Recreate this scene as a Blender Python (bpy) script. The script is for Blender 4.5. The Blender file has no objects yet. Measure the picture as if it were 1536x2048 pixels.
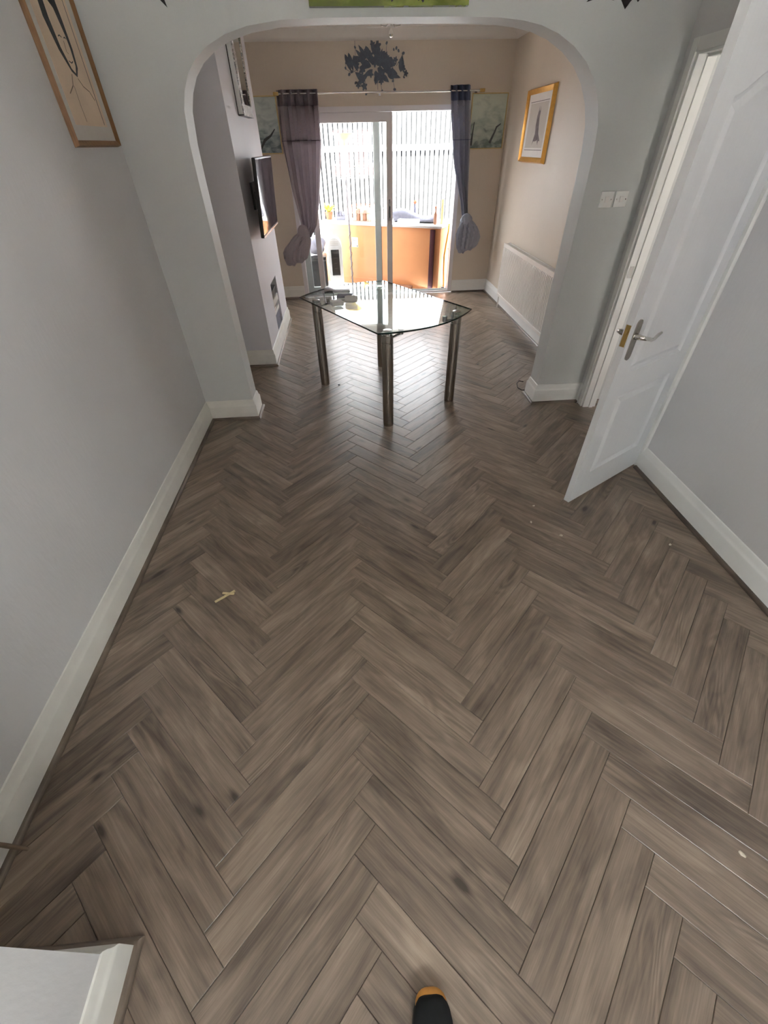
import bpy, bmesh, math, random
from mathutils import Vector, Matrix
from mathutils.geometry import tessellate_polygon

random.seed(7)
C = bpy.context.scene.collection
SC = bpy.context.scene
PI = math.pi

# ------------------------------------------------------------------ camera
F_PX, PITCH, ROLL, YAW, CAM_Z = 827.234, math.radians(41.6748), math.radians(-1.3536), math.radians(3.471), 1.74
fw = Vector((math.sin(YAW) * math.cos(PITCH), math.cos(YAW) * math.cos(PITCH), -math.sin(PITCH)))
rt = Vector((math.cos(YAW), -math.sin(YAW), 0))
up = rt.cross(fw)
r2 = rt * math.cos(ROLL) + up * math.sin(ROLL)
u2 = up * math.cos(ROLL) - rt * math.sin(ROLL)
cd = bpy.data.cameras.new('camera')
cam = bpy.data.objects.new('camera', cd)
C.objects.link(cam)
cd.sensor_fit = 'VERTICAL'
cd.sensor_height = 36.0
cd.lens = F_PX / 2048 * 36.0
cd.clip_start = 0.02
M = Matrix((r2, u2, -fw)).transposed().to_4x4()
M.translation = Vector((0, 0, CAM_Z))
cam.matrix_world = M
SC.camera = cam

# ------------------------------------------------------------------ world, sun, portals, exposure
SKY, SUN, EXPOSURE = 9.0, 30.0, 1.82
w = bpy.data.worlds.new('world')
SC.world = w
w.use_nodes = True
bg = w.node_tree.nodes['Background']
bg.inputs[0].default_value = (0.87, 0.935, 1.0, 1)
bg.inputs[1].default_value = SKY
sd = bpy.data.lights.new('sun', 'SUN')
sd.energy = SUN
sd.angle = math.radians(0.6)
sd.color = (1.0, 0.95, 0.88)
sun = bpy.data.objects.new('sun', sd)
C.objects.link(sun)
sun.rotation_euler = Vector((0.25, 1.0, -1.75)).to_track_quat('-Z', 'Y').to_euler()


def portal(name, loc, sx, sy, direction):
    l = bpy.data.lights.new(name, 'AREA')
    l.shape = 'RECTANGLE'
    l.size, l.size_y = sx, sy
    o = bpy.data.objects.new(name, l)
    C.objects.link(o)
    o.location = loc
    o.rotation_euler = Vector(direction).to_track_quat('-Z', 'Z').to_euler()
    l.cycles.is_portal = True


portal('patio_daylight', (0.42, 7.16, 1.05), 2.3, 2.1, (0, -1, 0))
portal('front_window_daylight', (0.325, -1.61, 1.55), 1.27, 1.12, (0, 1, 0))
portal('hall_daylight', (2.5, -1.61, 1.05), 0.72, 2.12, (0, 1, 0))

vs = SC.view_settings
vs.view_transform = 'Standard'
vs.look = 'None'
vs.exposure = EXPOSURE
vs.gamma = 1.0
vs.use_curve_mapping = False
SC.cycles.use_denoising = True
SC.cycles.max_bounces = 10
SC.cycles.diffuse_bounces = 6
SC.cycles.transparent_max_bounces = 16


# ------------------------------------------------------------------ materials
def srgb(r, g, b):
    f = lambda c: (c / 255 / 12.92) if c <= 10 else ((c / 255 + .055) / 1.055) ** 2.4
    return (f(r), f(g), f(b), 1)


def node_mat(name):
    m = bpy.data.materials.new(name)
    m.use_nodes = True
    nt = m.node_tree
    return m, nt, nt.nodes['Principled BSDF']


def plain(name, col, rough=.5, metal=0., noise=0., scale=20., bump=0., stretch=(1, 1, 1), spec=.5, trans=0., emit=None):
    m, nt, b = node_mat(name)
    N, L = nt.nodes, nt.links
    b.inputs['Base Color'].default_value = col
    b.inputs['Roughness'].default_value = rough
    b.inputs['Metallic'].default_value = metal
    b.inputs['Specular IOR Level'].default_value = spec
    if trans:
        b.inputs['Transmission Weight'].default_value = trans
    tc = N.new('ShaderNodeTexCoord')
    mp = N.new('ShaderNodeMapping')
    mp.inputs['Scale'].default_value = stretch
    L.new(tc.outputs['Object'], mp.inputs[0])
    nz = N.new('ShaderNodeTexNoise')
    nz.inputs['Scale'].default_value = scale
    nz.inputs['Detail'].default_value = 4
    L.new(mp.outputs[0], nz.inputs['Vector'])
    if noise:
        mx = N.new('ShaderNodeMixRGB')
        mx.blend_type = 'MULTIPLY'
        mx.inputs[0].default_value = 1
        mx.inputs[1].default_value = col
        rp = N.new('ShaderNodeMapRange')
        rp.inputs[1].default_value, rp.inputs[2].default_value = .3, .7
        rp.inputs[3].default_value, rp.inputs[4].default_value = 1 - noise, 1 + noise * .4
        L.new(nz.outputs[0], rp.inputs[0])
        L.new(rp.outputs[0], mx.inputs[2])
        L.new(mx.outputs[0], b.inputs['Base Color'])
    if bump:
        bp = N.new('ShaderNodeBump')
        bp.inputs['Strength'].default_value = bump
        bp.inputs['Distance'].default_value = .004
        L.new(nz.outputs[0], bp.inputs['Height'])
        L.new(bp.outputs[0], b.inputs['Normal'])
    return m


def wallpaper(name, col, bump=.35, rough=.55, scale=60., stretch=(1, 1, .35), stain=.06):
    """painted textured paper: fine fibre relief plus faint uneven tone"""
    m, nt, b = node_mat(name)
    N, L = nt.nodes, nt.links
    tc = N.new('ShaderNodeTexCoord')
    mp = N.new('ShaderNodeMapping')
    mp.inputs['Scale'].default_value = stretch
    L.new(tc.outputs['Object'], mp.inputs[0])
    n1 = N.new('ShaderNodeTexNoise')
    n1.inputs['Scale'].default_value = scale
    n1.inputs['Detail'].default_value = 5
    L.new(mp.outputs[0], n1.inputs['Vector'])
    n2 = N.new('ShaderNodeTexNoise')
    n2.inputs['Scale'].default_value = 1.7
    n2.inputs['Detail'].default_value = 3
    L.new(tc.outputs['Object'], n2.inputs['Vector'])
    rp = N.new('ShaderNodeMapRange')
    rp.inputs[1].default_value, rp.inputs[2].default_value = .3, .7
    rp.inputs[3].default_value, rp.inputs[4].default_value = 1 - stain, 1.0
    L.new(n2.outputs[0], rp.inputs[0])
    mx = N.new('ShaderNodeMixRGB')
    mx.blend_type = 'MULTIPLY'
    mx.inputs[0].default_value = 1
    mx.inputs[1].default_value = col
    L.new(rp.outputs[0], mx.inputs[2])
    L.new(mx.outputs[0], b.inputs['Base Color'])
    b.inputs['Roughness'].default_value = rough
    bp = N.new('ShaderNodeBump')
    bp.inputs['Strength'].default_value = bump
    bp.inputs['Distance'].default_value = .003
    L.new(n1.outputs[0], bp.inputs['Height'])
    L.new(bp.outputs[0], b.inputs['Normal'])
    return m


def oak(name, gain=1.0, per_object=True):
    """grey-brown oak laminate: u runs along the plank, v across it"""
    m, nt, b = node_mat(name)
    N, L = nt.nodes, nt.links

    def math_(op, a, c):
        n = N.new('ShaderNodeMath')
        n.operation = op
        for i, x in enumerate((a, c)):
            if isinstance(x, (int, float)):
                n.inputs[i].default_value = x
            else:
                L.new(x, n.inputs[i])
        return n.outputs[0]
    uv = N.new('ShaderNodeUVMap')
    uv.uv_map = 'grain'
    sx = N.new('ShaderNodeSeparateXYZ')
    L.new(uv.outputs[0], sx.inputs[0])
    oi = N.new('ShaderNodeObjectInfo')
    seed = math_('ADD', math_('MULTIPLY', oi.outputs['Random'], 900.0), math_('FLOOR', math_('DIVIDE', sx.outputs[0], 10.0), 0))
    cb = N.new('ShaderNodeCombineXYZ')
    L.new(sx.outputs[0], cb.inputs[0])
    L.new(sx.outputs[1], cb.inputs[1])
    L.new(math_('MULTIPLY', seed, 3.7), cb.inputs[2])

    def noise(scale_vec, scale, detail=4, dist=0., rough=.55):
        mp = N.new('ShaderNodeMapping')
        mp.inputs['Scale'].default_value = scale_vec
        L.new(cb.outputs[0], mp.inputs[0])
        n = N.new('ShaderNodeTexNoise')
        n.inputs['Scale'].default_value = scale
        n.inputs['Detail'].default_value = detail
        n.inputs['Distortion'].default_value = dist
        n.inputs['Roughness'].default_value = rough
        L.new(mp.outputs[0], n.inputs['Vector'])
        return n.outputs[0]
    wn = N.new('ShaderNodeTexWhiteNoise')
    wn.noise_dimensions = '1D'
    L.new(seed, wn.inputs['W'])
    blotch = noise((2.2, 9, 1), 1.6, 3, .6)
    streak = noise((2.0, 55, 1), 1.0, 5, .25)
    fine = noise((7, 260, 1), 1.0, 6, .1, .7)
    # cathedral figure: contour bands of a stretched noise
    figure = noise((1.5, 10, 1), 1.0, 1, .15)
    bands = math_('SINE', math_('MULTIPLY', figure, 95.0), 0)
    fmask = N.new('ShaderNodeMapRange')
    fmask.inputs[1].default_value, fmask.inputs[2].default_value = .52, .68
    L.new(noise((1.6, 7, 1), 1.0, 2, .3), fmask.inputs[0])
    bands = math_('MULTIPLY', bands, math_('MULTIPLY', fmask.outputs[0], .075))
    # knots
    mpk = N.new('ShaderNodeMapping')
    mpk.inputs['Scale'].default_value = (2.6, 7.0, 1)
    L.new(cb.outputs[0], mpk.inputs[0])
    vo = N.new('ShaderNodeTexVoronoi')
    vo.inputs['Scale'].default_value = 1.0
    L.new(mpk.outputs[0], vo.inputs['Vector'])
    kn = N.new('ShaderNodeMapRange')
    kn.inputs[1].default_value, kn.inputs[2].default_value = .02, .15
    kn.inputs[3].default_value, kn.inputs[4].default_value = 1, 0
    L.new(vo.outputs['Distance'], kn.inputs[0])
    kp = math_('MULTIPLY', math_('POWER', kn.outputs[0], 1.8), .46)
    t = math_('ADD', math_('MULTIPLY', blotch, .62), math_('MULTIPLY', streak, .42))
    t = math_('ADD', t, math_('MULTIPLY', fine, .34))
    t = math_('SUBTRACT', t, .06)
    t = math_('ADD', t, math_('MULTIPLY', math_('SUBTRACT', wn.outputs[0], .5), .14))
    t = math_('ADD', t, bands)
    t = math_('SUBTRACT', t, kp)
    cr = N.new('ShaderNodeValToRGB')
    el = cr.color_ramp.elements
    el[0].position, el[1].position = .34, .88
    el[0].color = srgb(58, 49, 41)
    el[1].color = srgb(158, 143, 127)
    e = el.new(.55)
    e.color = srgb(106, 93, 81)
    e = el.new(.68)
    e.color = srgb(128, 114, 100)
    L.new(t, cr.inputs[0])
    # slight pinkish drift per plank
    hue = N.new('ShaderNodeMixRGB')
    hue.blend_type = 'MULTIPLY'
    hue.inputs[2].default_value = (1.03 * gain, .99 * gain, .96 * gain, 1)
    hue.inputs[0].default_value = 1
    L.new(cr.outputs[0], hue.inputs[1])
    L.new(hue.outputs[0], b.inputs['Base Color'])
    rr = N.new('ShaderNodeMapRange')
    rr.inputs[3].default_value, rr.inputs[4].default_value = .36, .50
    L.new(streak, rr.inputs[0])
    L.new(rr.outputs[0], b.inputs['Roughness'])
    b.inputs['Specular IOR Level'].default_value = .6
    b.inputs['Coat Weight'].default_value = .45
    b.inputs['Coat Roughness'].default_value = .22
    bp = N.new('ShaderNodeBump')
    bp.inputs['Strength'].default_value = .25
    bp.inputs['Distance'].default_value = .0006
    L.new(math_('ADD', fine, bands), bp.inputs['Height'])
    L.new(bp.outputs[0], b.inputs['Normal'])
    return m


def pane(name, tint=(1, 1, 1, 1), ior=1.5):
    """clear sheet glass: fresnel mirror over a straight see-through"""
    m = bpy.data.materials.new(name)
    m.use_nodes = True
    nt = m.node_tree
    N, L = nt.nodes, nt.links
    N.clear()
    out = N.new('ShaderNodeOutputMaterial')
    mix = N.new('ShaderNodeMixShader')
    tr = N.new('ShaderNodeBsdfTransparent')
    tr.inputs[0].default_value = tint
    gl = N.new('ShaderNodeBsdfGlossy')
    gl.inputs['Roughness'].default_value = 0.0
    gl.inputs['Color'].default_value = (1, 1, 1, 1)
    fr = N.new('ShaderNodeFresnel')
    ge = N.new('ShaderNodeNewGeometry')
    mr = N.new('ShaderNodeMapRange')          # same index seen from either side of the sheet
    mr.inputs[3].default_value, mr.inputs[4].default_value = ior, 1 / ior
    L.new(ge.outputs['Backfacing'], mr.inputs[0])
    L.new(mr.outputs[0], fr.inputs[0])
    L.new(fr.outputs[0], mix.inputs[0])
    L.new(tr.outputs[0], mix.inputs[1])
    L.new(gl.outputs[0], mix.inputs[2])
    L.new(mix.outputs[0], out.inputs[0])
    return m


MT = {}
MT['wall_front'] = wallpaper('grey_white_wallpaper', srgb(213, 213, 213))
MT['wall_arch'] = wallpaper('arch_wall_paint', srgb(207, 210, 208), bump=.25)
MT['wall_back'] = wallpaper('cream_wallpaper', srgb(214, 202, 186), bump=.4)
MT['chimney'] = wallpaper('chimney_white_paint', srgb(214, 214, 219), bump=.12)
MT['ceiling'] = plain('ceiling_white', srgb(232, 228, 222), .8, noise=.02, scale=8)
MT['gloss'] = plain('white_gloss_paint', srgb(232, 233, 230), .32, noise=.03, scale=6, bump=.05)
MT['gloss_old'] = plain('aged_white_gloss', srgb(226, 225, 218), .34, noise=.06, scale=9, bump=.06)
MT['door'] = plain('door_satin_white', srgb(228, 231, 234), .38, noise=.02, scale=90, bump=.12, stretch=(1, 1, .08))
MT['oak'] = oak('oak_laminate')
MT['bead'] = oak('oak_bead', .62)
MT['sub'] = plain('dark_underlay', srgb(34, 28, 23), .9, noise=.2, scale=30)
MT['steel'] = plain('brushed_steel', srgb(168, 162, 154), .24, 1.0, noise=.05, scale=60, stretch=(1, 1, .02))
MT['chrome'] = plain('chrome', srgb(215, 214, 210), .10, 1.0, noise=.02, scale=10)
MT['brass'] = plain('brass', srgb(190, 160, 100), .3, 1.0, noise=.08, scale=60)
MT['glass'] = pane('window_glass')
MT['tableglass'] = pane('table_glass', (.93, .985, .965, 1), 1.52)
MT['glass_edge'] = plain('green_glass_edge', srgb(22, 52, 44), .08, noise=.1, scale=15)
MT['upvc'] = plain('white_upvc', srgb(226, 222, 224), .35, noise=.02, scale=8)
MT['alu'] = plain('grey_aluminium_seal', srgb(186, 196, 194), .4, noise=.04, scale=14)
MT['black'] = plain('black_plastic', srgb(14, 14, 16), .35, noise=.1, scale=20)
MT['blackcloth'] = plain('black_fabric', srgb(22, 23, 24), .9, noise=.2, scale=60, bump=.4)
MT['screen'] = plain('dark_screen_glass', srgb(9, 9, 11), .05, noise=.02, scale=5)
MT['silver'] = plain('silver_trim', srgb(190, 190, 192), .25, .9, noise=.04, scale=20)
MT['gold'] = plain('gilt_frame', srgb(214, 160, 78), .34, .75, noise=.12, scale=40, bump=.1)
MT['thin_gold'] = plain('thin_gold_frame', srgb(206, 184, 128), .3, .8, noise=.1, scale=40)
MT['wood_frame'] = plain('brown_wood_frame', srgb(140, 104, 66), .45, noise=.3, scale=22, bump=.15, stretch=(6, 6, .6))
MT['paper'] = plain('white_paper', srgb(232, 230, 226), .8, noise=.03, scale=10)
MT['mat_board'] = plain('grey_mat_board', srgb(205, 200, 192), .85, noise=.04, scale=12)
MT['sketch_paper'] = plain('peach_sketch_paper', srgb(222, 200, 176), .85, noise=.08, scale=7)
MT['ink'] = plain('charcoal_ink', srgb(74, 76, 78), .9, noise=.25, scale=45)
MT['pencil'] = plain('pencil_line', srgb(128, 112, 96), .9, noise=.15, scale=45)
MT['curtain'] = plain('grey_taupe_satin', srgb(122, 112, 114), .42, noise=.08, scale=50, bump=.1)
MT['curtain_dark'] = plain('dark_velvet_header', srgb(124, 115, 121), .7, noise=.15, scale=60, bump=.2)
MT['curtain_blue'] = plain('blue_grey_satin', srgb(112, 116, 130), .42, noise=.08, scale=50, bump=.1)
MT['curtain_blue_dark'] = plain('navy_velvet_header', srgb(104, 112, 138), .7, noise=.15, scale=60, bump=.2)
MT['sequin'] = plain('silver_sequin', srgb(235, 235, 235), .12, 1.0, noise=.03, scale=20)
MT['washgrey'] = plain('grey_wash_paint', srgb(138, 130, 132), .9, noise=.35, scale=25)
MT['decal'] = plain('slate_blue_decal', srgb(92, 100, 114), .6, noise=.35, scale=18)
MT['birdblack'] = plain('black_metal_art', srgb(16, 15, 22), .5, noise=.1, scale=20)
MT['rad'] = plain('radiator_white', srgb(234, 230, 224), .35, noise=.02, scale=8)
MT['rad_dark'] = plain('radiator_gap', srgb(70, 66, 62), .7, noise=.1, scale=30)
MT['orange'] = plain('orange_laminate', srgb(226, 158, 106), .45, noise=.07, scale=3, bump=.03)
MT['maroon'] = plain('maroon_board', srgb(78, 34, 42), .45, noise=.12, scale=12)
MT['brownbox'] = plain('brown_card', srgb(150, 108, 84), .7, noise=.1, scale=14)
MT['gapshade'] = plain('painted_gap_shade', srgb(34, 36, 38), .9, noise=.1, scale=12)  # near-black colour stands in for shade in the fence gaps
MT['bowl'] = plain('cream_glass_bowl', srgb(226, 204, 96), .25, noise=.04, scale=9)
MT['lampwhite'] = plain('white_lamp_metal', srgb(140, 136, 138), .35, noise=.03, scale=12)
MT['sage'] = plain('fence_paint', srgb(176, 178, 182), .7, noise=.12, scale=9)
MT['brick'] = plain('far_brick', srgb(132, 108, 104), .9, noise=.25, scale=18)
MT['paving'] = plain('pale_paving', srgb(196, 192, 186), .9, noise=.15, scale=4)
MT['leafgreen'] = plain('yellow_green_leaf', srgb(178, 190, 70), .6, noise=.2, scale=30)
MT['terracotta'] = plain('terracotta', srgb(170, 104, 74), .8, noise=.15, scale=20)
MT['greycloth'] = plain('grey_cloth', srgb(116, 116, 128), .9, noise=.15, scale=30, bump=.3)
MT['tan'] = plain('tan_rubber', srgb(214, 150, 70), .6, noise=.12, scale=50)
MT['straw'] = plain('pale_timber_splinter', srgb(222, 204, 158), .75, noise=.15, scale=60)
MT['crumb'] = plain('pale_crumb', srgb(214, 204, 186), .7, noise=.2, scale=90)
MT['cable'] = plain('dark_brown_cable', srgb(46, 34, 28), .5, noise=.1, scale=40)
MT['hose'] = plain('orange_yellow_hose', srgb(222, 160, 70), .5, noise=.08, scale=30)
MT['crystal'] = plain('crystal_drop', srgb(240, 238, 232), .04, 1.0, noise=.03, scale=30)
MT['mirror'] = plain('mirror_glass', srgb(205, 210, 206), .02, 1.0, noise=.01, scale=5)


def fabric(name, col, thin=.35):
    m = plain(name, col, .5, noise=.08, scale=50, bump=.1)
    nt = m.node_tree
    N, L = nt.nodes, nt.links
    b = N['Principled BSDF']
    tr = N.new('ShaderNodeBsdfTranslucent')
    tr.inputs[0].default_value = col
    mx = N.new('ShaderNodeMixShader')
    mx.inputs[0].default_value = thin
    L.new(b.outputs[0], mx.inputs[1])
    L.new(tr.outputs[0], mx.inputs[2])
    L.new(mx.outputs[0], N['Material Output'].inputs[0])
    return m


def crushed():
    m, nt, b = node_mat('crushed_crystal_border')
    N, L = nt.nodes, nt.links
    tc = N.new('ShaderNodeTexCoord')
    v = N.new('ShaderNodeTexVoronoi')
    v.inputs['Scale'].default_value = 95
    L.new(tc.outputs['Object'], v.inputs['Vector'])
    mx = N.new('ShaderNodeMixRGB')
    mx.inputs[1].default_value = srgb(96, 90, 86)
    mx.inputs[2].default_value = srgb(238, 236, 232)
    L.new(v.outputs['Color'], mx.inputs[0])
    L.new(mx.outputs[0], b.inputs['Base Color'])
    b.inputs['Metallic'].default_value = .8
    b.inputs['Roughness'].default_value = .15
    bp = N.new('ShaderNodeBump')
    bp.inputs['Strength'].default_value = 1
    bp.inputs['Distance'].default_value = .006
    L.new(v.outputs['Distance'], bp.inputs['Height'])
    L.new(bp.outputs[0], b.inputs['Normal'])
    return m


def landscape(name, c1, c2, c3, seed):
    """misty landscape print: pale sky above, darker reeds below"""
    m, nt, b = node_mat(name)
    N, L = nt.nodes, nt.links
    tc = N.new('ShaderNodeTexCoord')
    mp = N.new('ShaderNodeMapping')
    mp.inputs['Location'].default_value = (seed, seed * .7, 0)
    mp.inputs['Scale'].default_value = (6, 1, 11)
    L.new(tc.outputs['Object'], mp.inputs[0])
    n = N.new('ShaderNodeTexNoise')
    n.inputs['Scale'].default_value = 1.3
    n.inputs['Detail'].default_value = 6
    n.inputs['Distortion'].default_value = .6
    L.new(mp.outputs[0], n.inputs['Vector'])
    s = N.new('ShaderNodeSeparateXYZ')
    L.new(tc.outputs['Generated'], s.inputs[0])
    a = N.new('ShaderNodeMath')
    a.operation = 'MULTIPLY_ADD'
    L.new(s.outputs[2], a.inputs[0])
    a.inputs[1].default_value = .42
    L.new(n.outputs[0], a.inputs[2])
    cr = N.new('ShaderNodeValToRGB')
    e = cr.color_ramp.elements
    e[0].position, e[1].position = .46, .84
    e[0].color, e[1].color = c1, c3
    x = e.new(.60)
    x.color = c2
    L.new(a.outputs[0], cr.inputs[0])
    L.new(cr.outputs[0], b.inputs['Base Color'])
    b.inputs['Roughness'].default_value = .25
    return m


MT['crushed'] = crushed()
MT['curtain'] = fabric('grey_taupe_satin', srgb(184, 175, 179), .4)
MT['curtain_blue'] = fabric('blue_grey_satin', srgb(172, 174, 186), .25)
MT['land_a'] = landscape('misty_landscape_print', srgb(116, 130, 124), srgb(166, 178, 168), srgb(198, 208, 194), 1.3)
MT['land_b'] = landscape('misty_reeds_print', srgb(112, 128, 132), srgb(164, 178, 180), srgb(200, 212, 208), 5.1)
MT['grasscanvas'] = landscape('green_meadow_canvas', srgb(104, 118, 44), srgb(132, 146, 62), srgb(152, 164, 88), 9.4)


# ------------------------------------------------------------------ mesh helpers
class MB:
    def __init__(self):
        self.v, self.f, self.uv = [], [], None

    def add(self, vs, fs):
        o = len(self.v)
        self.v += [tuple(x) for x in vs]
        self.f += [tuple(i + o for i in f) for f in fs]
        return self

    def box(self, x0, x1, y0, y1, z0, z1):
        return self.add([(x0, y0, z0), (x1, y0, z0), (x1, y1, z0), (x0, y1, z0), (x0, y0, z1), (x1, y0, z1), (x1, y1, z1), (x0, y1, z1)],
                        [(3, 2, 1, 0), (4, 5, 6, 7), (0, 1, 5, 4), (1, 2, 6, 5), (2, 3, 7, 6), (3, 0, 4, 7)])

    def rbox(self, x0, x1, y0, y1, z0, z1, r):
        """box with chamfered edges"""
        bm = bmesh.new()
        bmesh.ops.create_cube(bm, size=1)
        for v in bm.verts:
            v.co = Vector(((x0 + x1) / 2 + v.co.x * (x1 - x0), (y0 + y1) / 2 + v.co.y * (y1 - y0), (z0 + z1) / 2 + v.co.z * (z1 - z0)))
        bmesh.ops.bevel(bm, geom=bm.edges[:], offset=r, segments=2, affect='EDGES', profile=.5)
        bm.verts.index_update()
        self.add([v.co for v in bm.verts], [[v.index for v in f.verts] for f in bm.faces])
        bm.free()
        return self

    def prism(self, poly, a0, a1, axis='z'):
        """extrude a 2-D polygon between a0 and a1; axis is the extrude axis"""
        n = len(poly)

        def P(p, a):
            if axis == 'z':
                return (p[0], p[1], a)
            if axis == 'y':
                return (p[0], a, p[1])
            return (a, p[0], p[1])
        vs = [P(p, a0) for p in poly] + [P(p, a1) for p in poly]
        tris = tessellate_polygon([[Vector((p[0], p[1], 0)) for p in poly]])
        fs = []
        ar = sum(poly[i][0] * poly[(i + 1) % n][1] - poly[(i + 1) % n][0] * poly[i][1] for i in range(n))
        for t in tris:
            t = list(t)
            a, b_, c = (poly[i] for i in t)
            s = (b_[0] - a[0]) * (c[1] - a[1]) - (b_[1] - a[1]) * (c[0] - a[0])
            if s < 0:
                t.reverse()
            flip = (axis == 'y')
            top = [i + n for i in t]
            bot = t[::-1]
            if flip:
                top, bot = top[::-1], bot[::-1]
            fs += [top, bot]
        for i in range(n):
            j = (i + 1) % n
            q = [i, j, j + n, i + n]
            if ar < 0:
                q.reverse()
            if axis == 'y':
                q.reverse()
            fs.append(q)
        return self.add(vs, fs)

    def tube(self, pts, r, n=8, cap=True):
        pts = [Vector(p) for p in pts]
        rs = r if isinstance(r, (list, tuple)) else [r] * len(pts)
        rings = []
        t0 = (pts[1] - pts[0]).normalized()
        ref = Vector((0, 0, 1)) if abs(t0.z) < .9 else Vector((1, 0, 0))
        nrm = t0.cross(ref).normalized()
        for i, p in enumerate(pts):
            t = (pts[min(i + 1, len(pts) - 1)] - pts[max(i - 1, 0)]).normalized()
            nrm = (nrm - t * nrm.dot(t)).normalized()
            bi = t.cross(nrm)
            rings.append([p + (nrm * math.cos(2 * PI * k / n) + bi * math.sin(2 * PI * k / n)) * rs[i] for k in range(n)])
        vs = [v for rg in rings for v in rg]
        fs = []
        for i in range(len(pts) - 1):
            for k in range(n):
                k2 = (k + 1) % n
                fs.append((i * n + k, i * n + k2, (i + 1) * n + k2, (i + 1) * n + k))
        if cap:
            fs.append(tuple(range(n))[::-1])
            fs.append(tuple((len(pts) - 1) * n + k for k in range(n)))
        return self.add(vs, fs)

    def lathe(self, prof, cx=0, cy=0, n=24):
        vs, fs = [], []
        for r, z in prof:
            vs += [(cx + r * math.cos(2 * PI * k / n), cy + r * math.sin(2 * PI * k / n), z) for k in range(n)]
        for i in range(len(prof) - 1):
            for k in range(n):
                k2 = (k + 1) % n
                fs.append((i * n + k, i * n + k2, (i + 1) * n + k2, (i + 1) * n + k))
        fs.append(tuple(range(n))[::-1])
        fs.append(tuple((len(prof) - 1) * n + k for k in range(n)))
        return self.add(vs, fs)

    def loft(self, rings, cap=True, closed=True):
        n = len(rings[0])
        vs = [p for r in rings for p in r]
        fs = []
        for i in range(len(rings) - 1):
            for k in range(n if closed else n - 1):
                k2 = (k + 1) % n
                fs.append((i * n + k, i * n + k2, (i + 1) * n + k2, (i + 1) * n + k))
        if cap and closed:
            fs.append(tuple(range(n))[::-1])
            fs.append(tuple((len(rings) - 1) * n + k for k in range(n)))
        return self.add(vs, fs)

    def xf(self, mtx):
        self.v = [tuple(mtx @ Vector(p)) for p in self.v]
        return self

    def mesh(self, name, m=None, smooth=None, recalc=True):
        me = bpy.data.meshes.new(name)
        me.from_pydata(self.v, [], self.f)
        bm = bmesh.new()
        bm.from_mesh(me)
        if recalc:
            bmesh.ops.recalc_face_normals(bm, faces=bm.faces[:])
        if smooth is not None:
            lim = math.radians(smooth)
            for f in bm.faces:
                f.smooth = True
            for e in bm.edges:
                e.smooth = not (len(e.link_faces) == 2 and e.calc_face_angle(0) > lim)
        bm.to_mesh(me)
        bm.free()
        if m:
            me.materials.append(m)
        return me

    def build(self, name, m, parent=None, smooth=None, loc=None, rot=None):
        o = bpy.data.objects.new(name, self.mesh(name, m, smooth))
        C.objects.link(o)
        if parent is not None:
            o.parent = parent
        if loc is not None:
            o.location = loc
        if rot is not None:
            o.rotation_euler = rot
        return o


def tag(o, label=None, cat=None, group=None, kind=None):
    if label:
        o['label'] = label
    if cat:
        o['category'] = cat
    if group:
        o['group'] = group
    if kind:
        o['kind'] = kind
    return o


def empty(name, loc, label, cat, rz=0., group=None, kind=None, rot=None):
    o = bpy.data.objects.new(name, None)
    C.objects.link(o)
    o.location = loc
    o.rotation_euler = rot if rot else (0, 0, rz)
    o.empty_display_size = .1
    return tag(o, label, cat, group, kind)


def struct(name, mb, m, label, cat, smooth=None):
    return tag(mb.build(name, m, None, smooth), label, cat, kind='structure')


def copy_obj(o, parent=None, name=None):
    c = o.copy()
    C.objects.link(c)
    c.parent = parent
    return c


def moulding(path, prof, closed=False):
    """sweep a (d, z) profile along an XY path; d is measured to the left of travel, corners mitred"""
    n = len(path)
    P = [Vector((p[0], p[1])) for p in path]
    nor = []
    for i in range(n - 1):
        d = (P[i + 1] - P[i]).normalized()
        nor.append(Vector((-d.y, d.x)))
    off = []
    for i in range(n):
        if i == 0:
            off.append(nor[0])
        elif i == n - 1:
            off.append(nor[-1])
        else:
            a, b_ = nor[i - 1], nor[i]
            s = a + b_
            off.append(s / max(s.dot(a), 1e-4))
    rings = [[(P[i].x + off[i].x * d, P[i].y + off[i].y * d, z) for d, z in prof] for i in range(n)]
    return MB().loft(rings)


def poly_inset(poly, d):
    """shift the edges of a counter-clockwise polygon inwards by d"""
    n = len(poly)
    out = []
    for i in range(n):
        p0, p1, p2 = Vector(poly[i - 1]), Vector(poly[i]), Vector(poly[(i + 1) % n])
        a, b_ = (p1 - p0), (p2 - p1)
        if a.length < 1e-9 or b_.length < 1e-9:
            out.append(tuple(p1))
            continue
        a.normalize()
        b_.normalize()
        na, nb = Vector((-a.y, a.x)), Vector((-b_.y, b_.x))
        s = na + nb
        k = max(s.dot(na), .25)
        out.append(tuple(p1 + s * (d / k)))
    return out


# ------------------------------------------------------------------ the shell
XL, XR, YA, YB, YF, ZC = -1.265, 1.945, 3.285, 3.46, -1.5, 2.70
XRB, YK = 2.085, 6.995
JL, JR = -.878, 1.553
PX0, PX1, PZ = -.70, 1.545, 2.085          # patio opening

floor = struct('floor', MB().box(-1.36, 2.18, -1.6, 7.0, -.05, -.0105), MT['sub'], 'grey brown oak herringbone laminate floor', 'floor')

# herringbone planks -------------------------------------------------
PL = .6371
PW = PL / 6
STEP = PW * math.sqrt(2)
RX0, RX1, RY0, RY1 = -1.27, 2.09, -1.5, 6.999
GAP = .0005
CH = .0016


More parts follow.
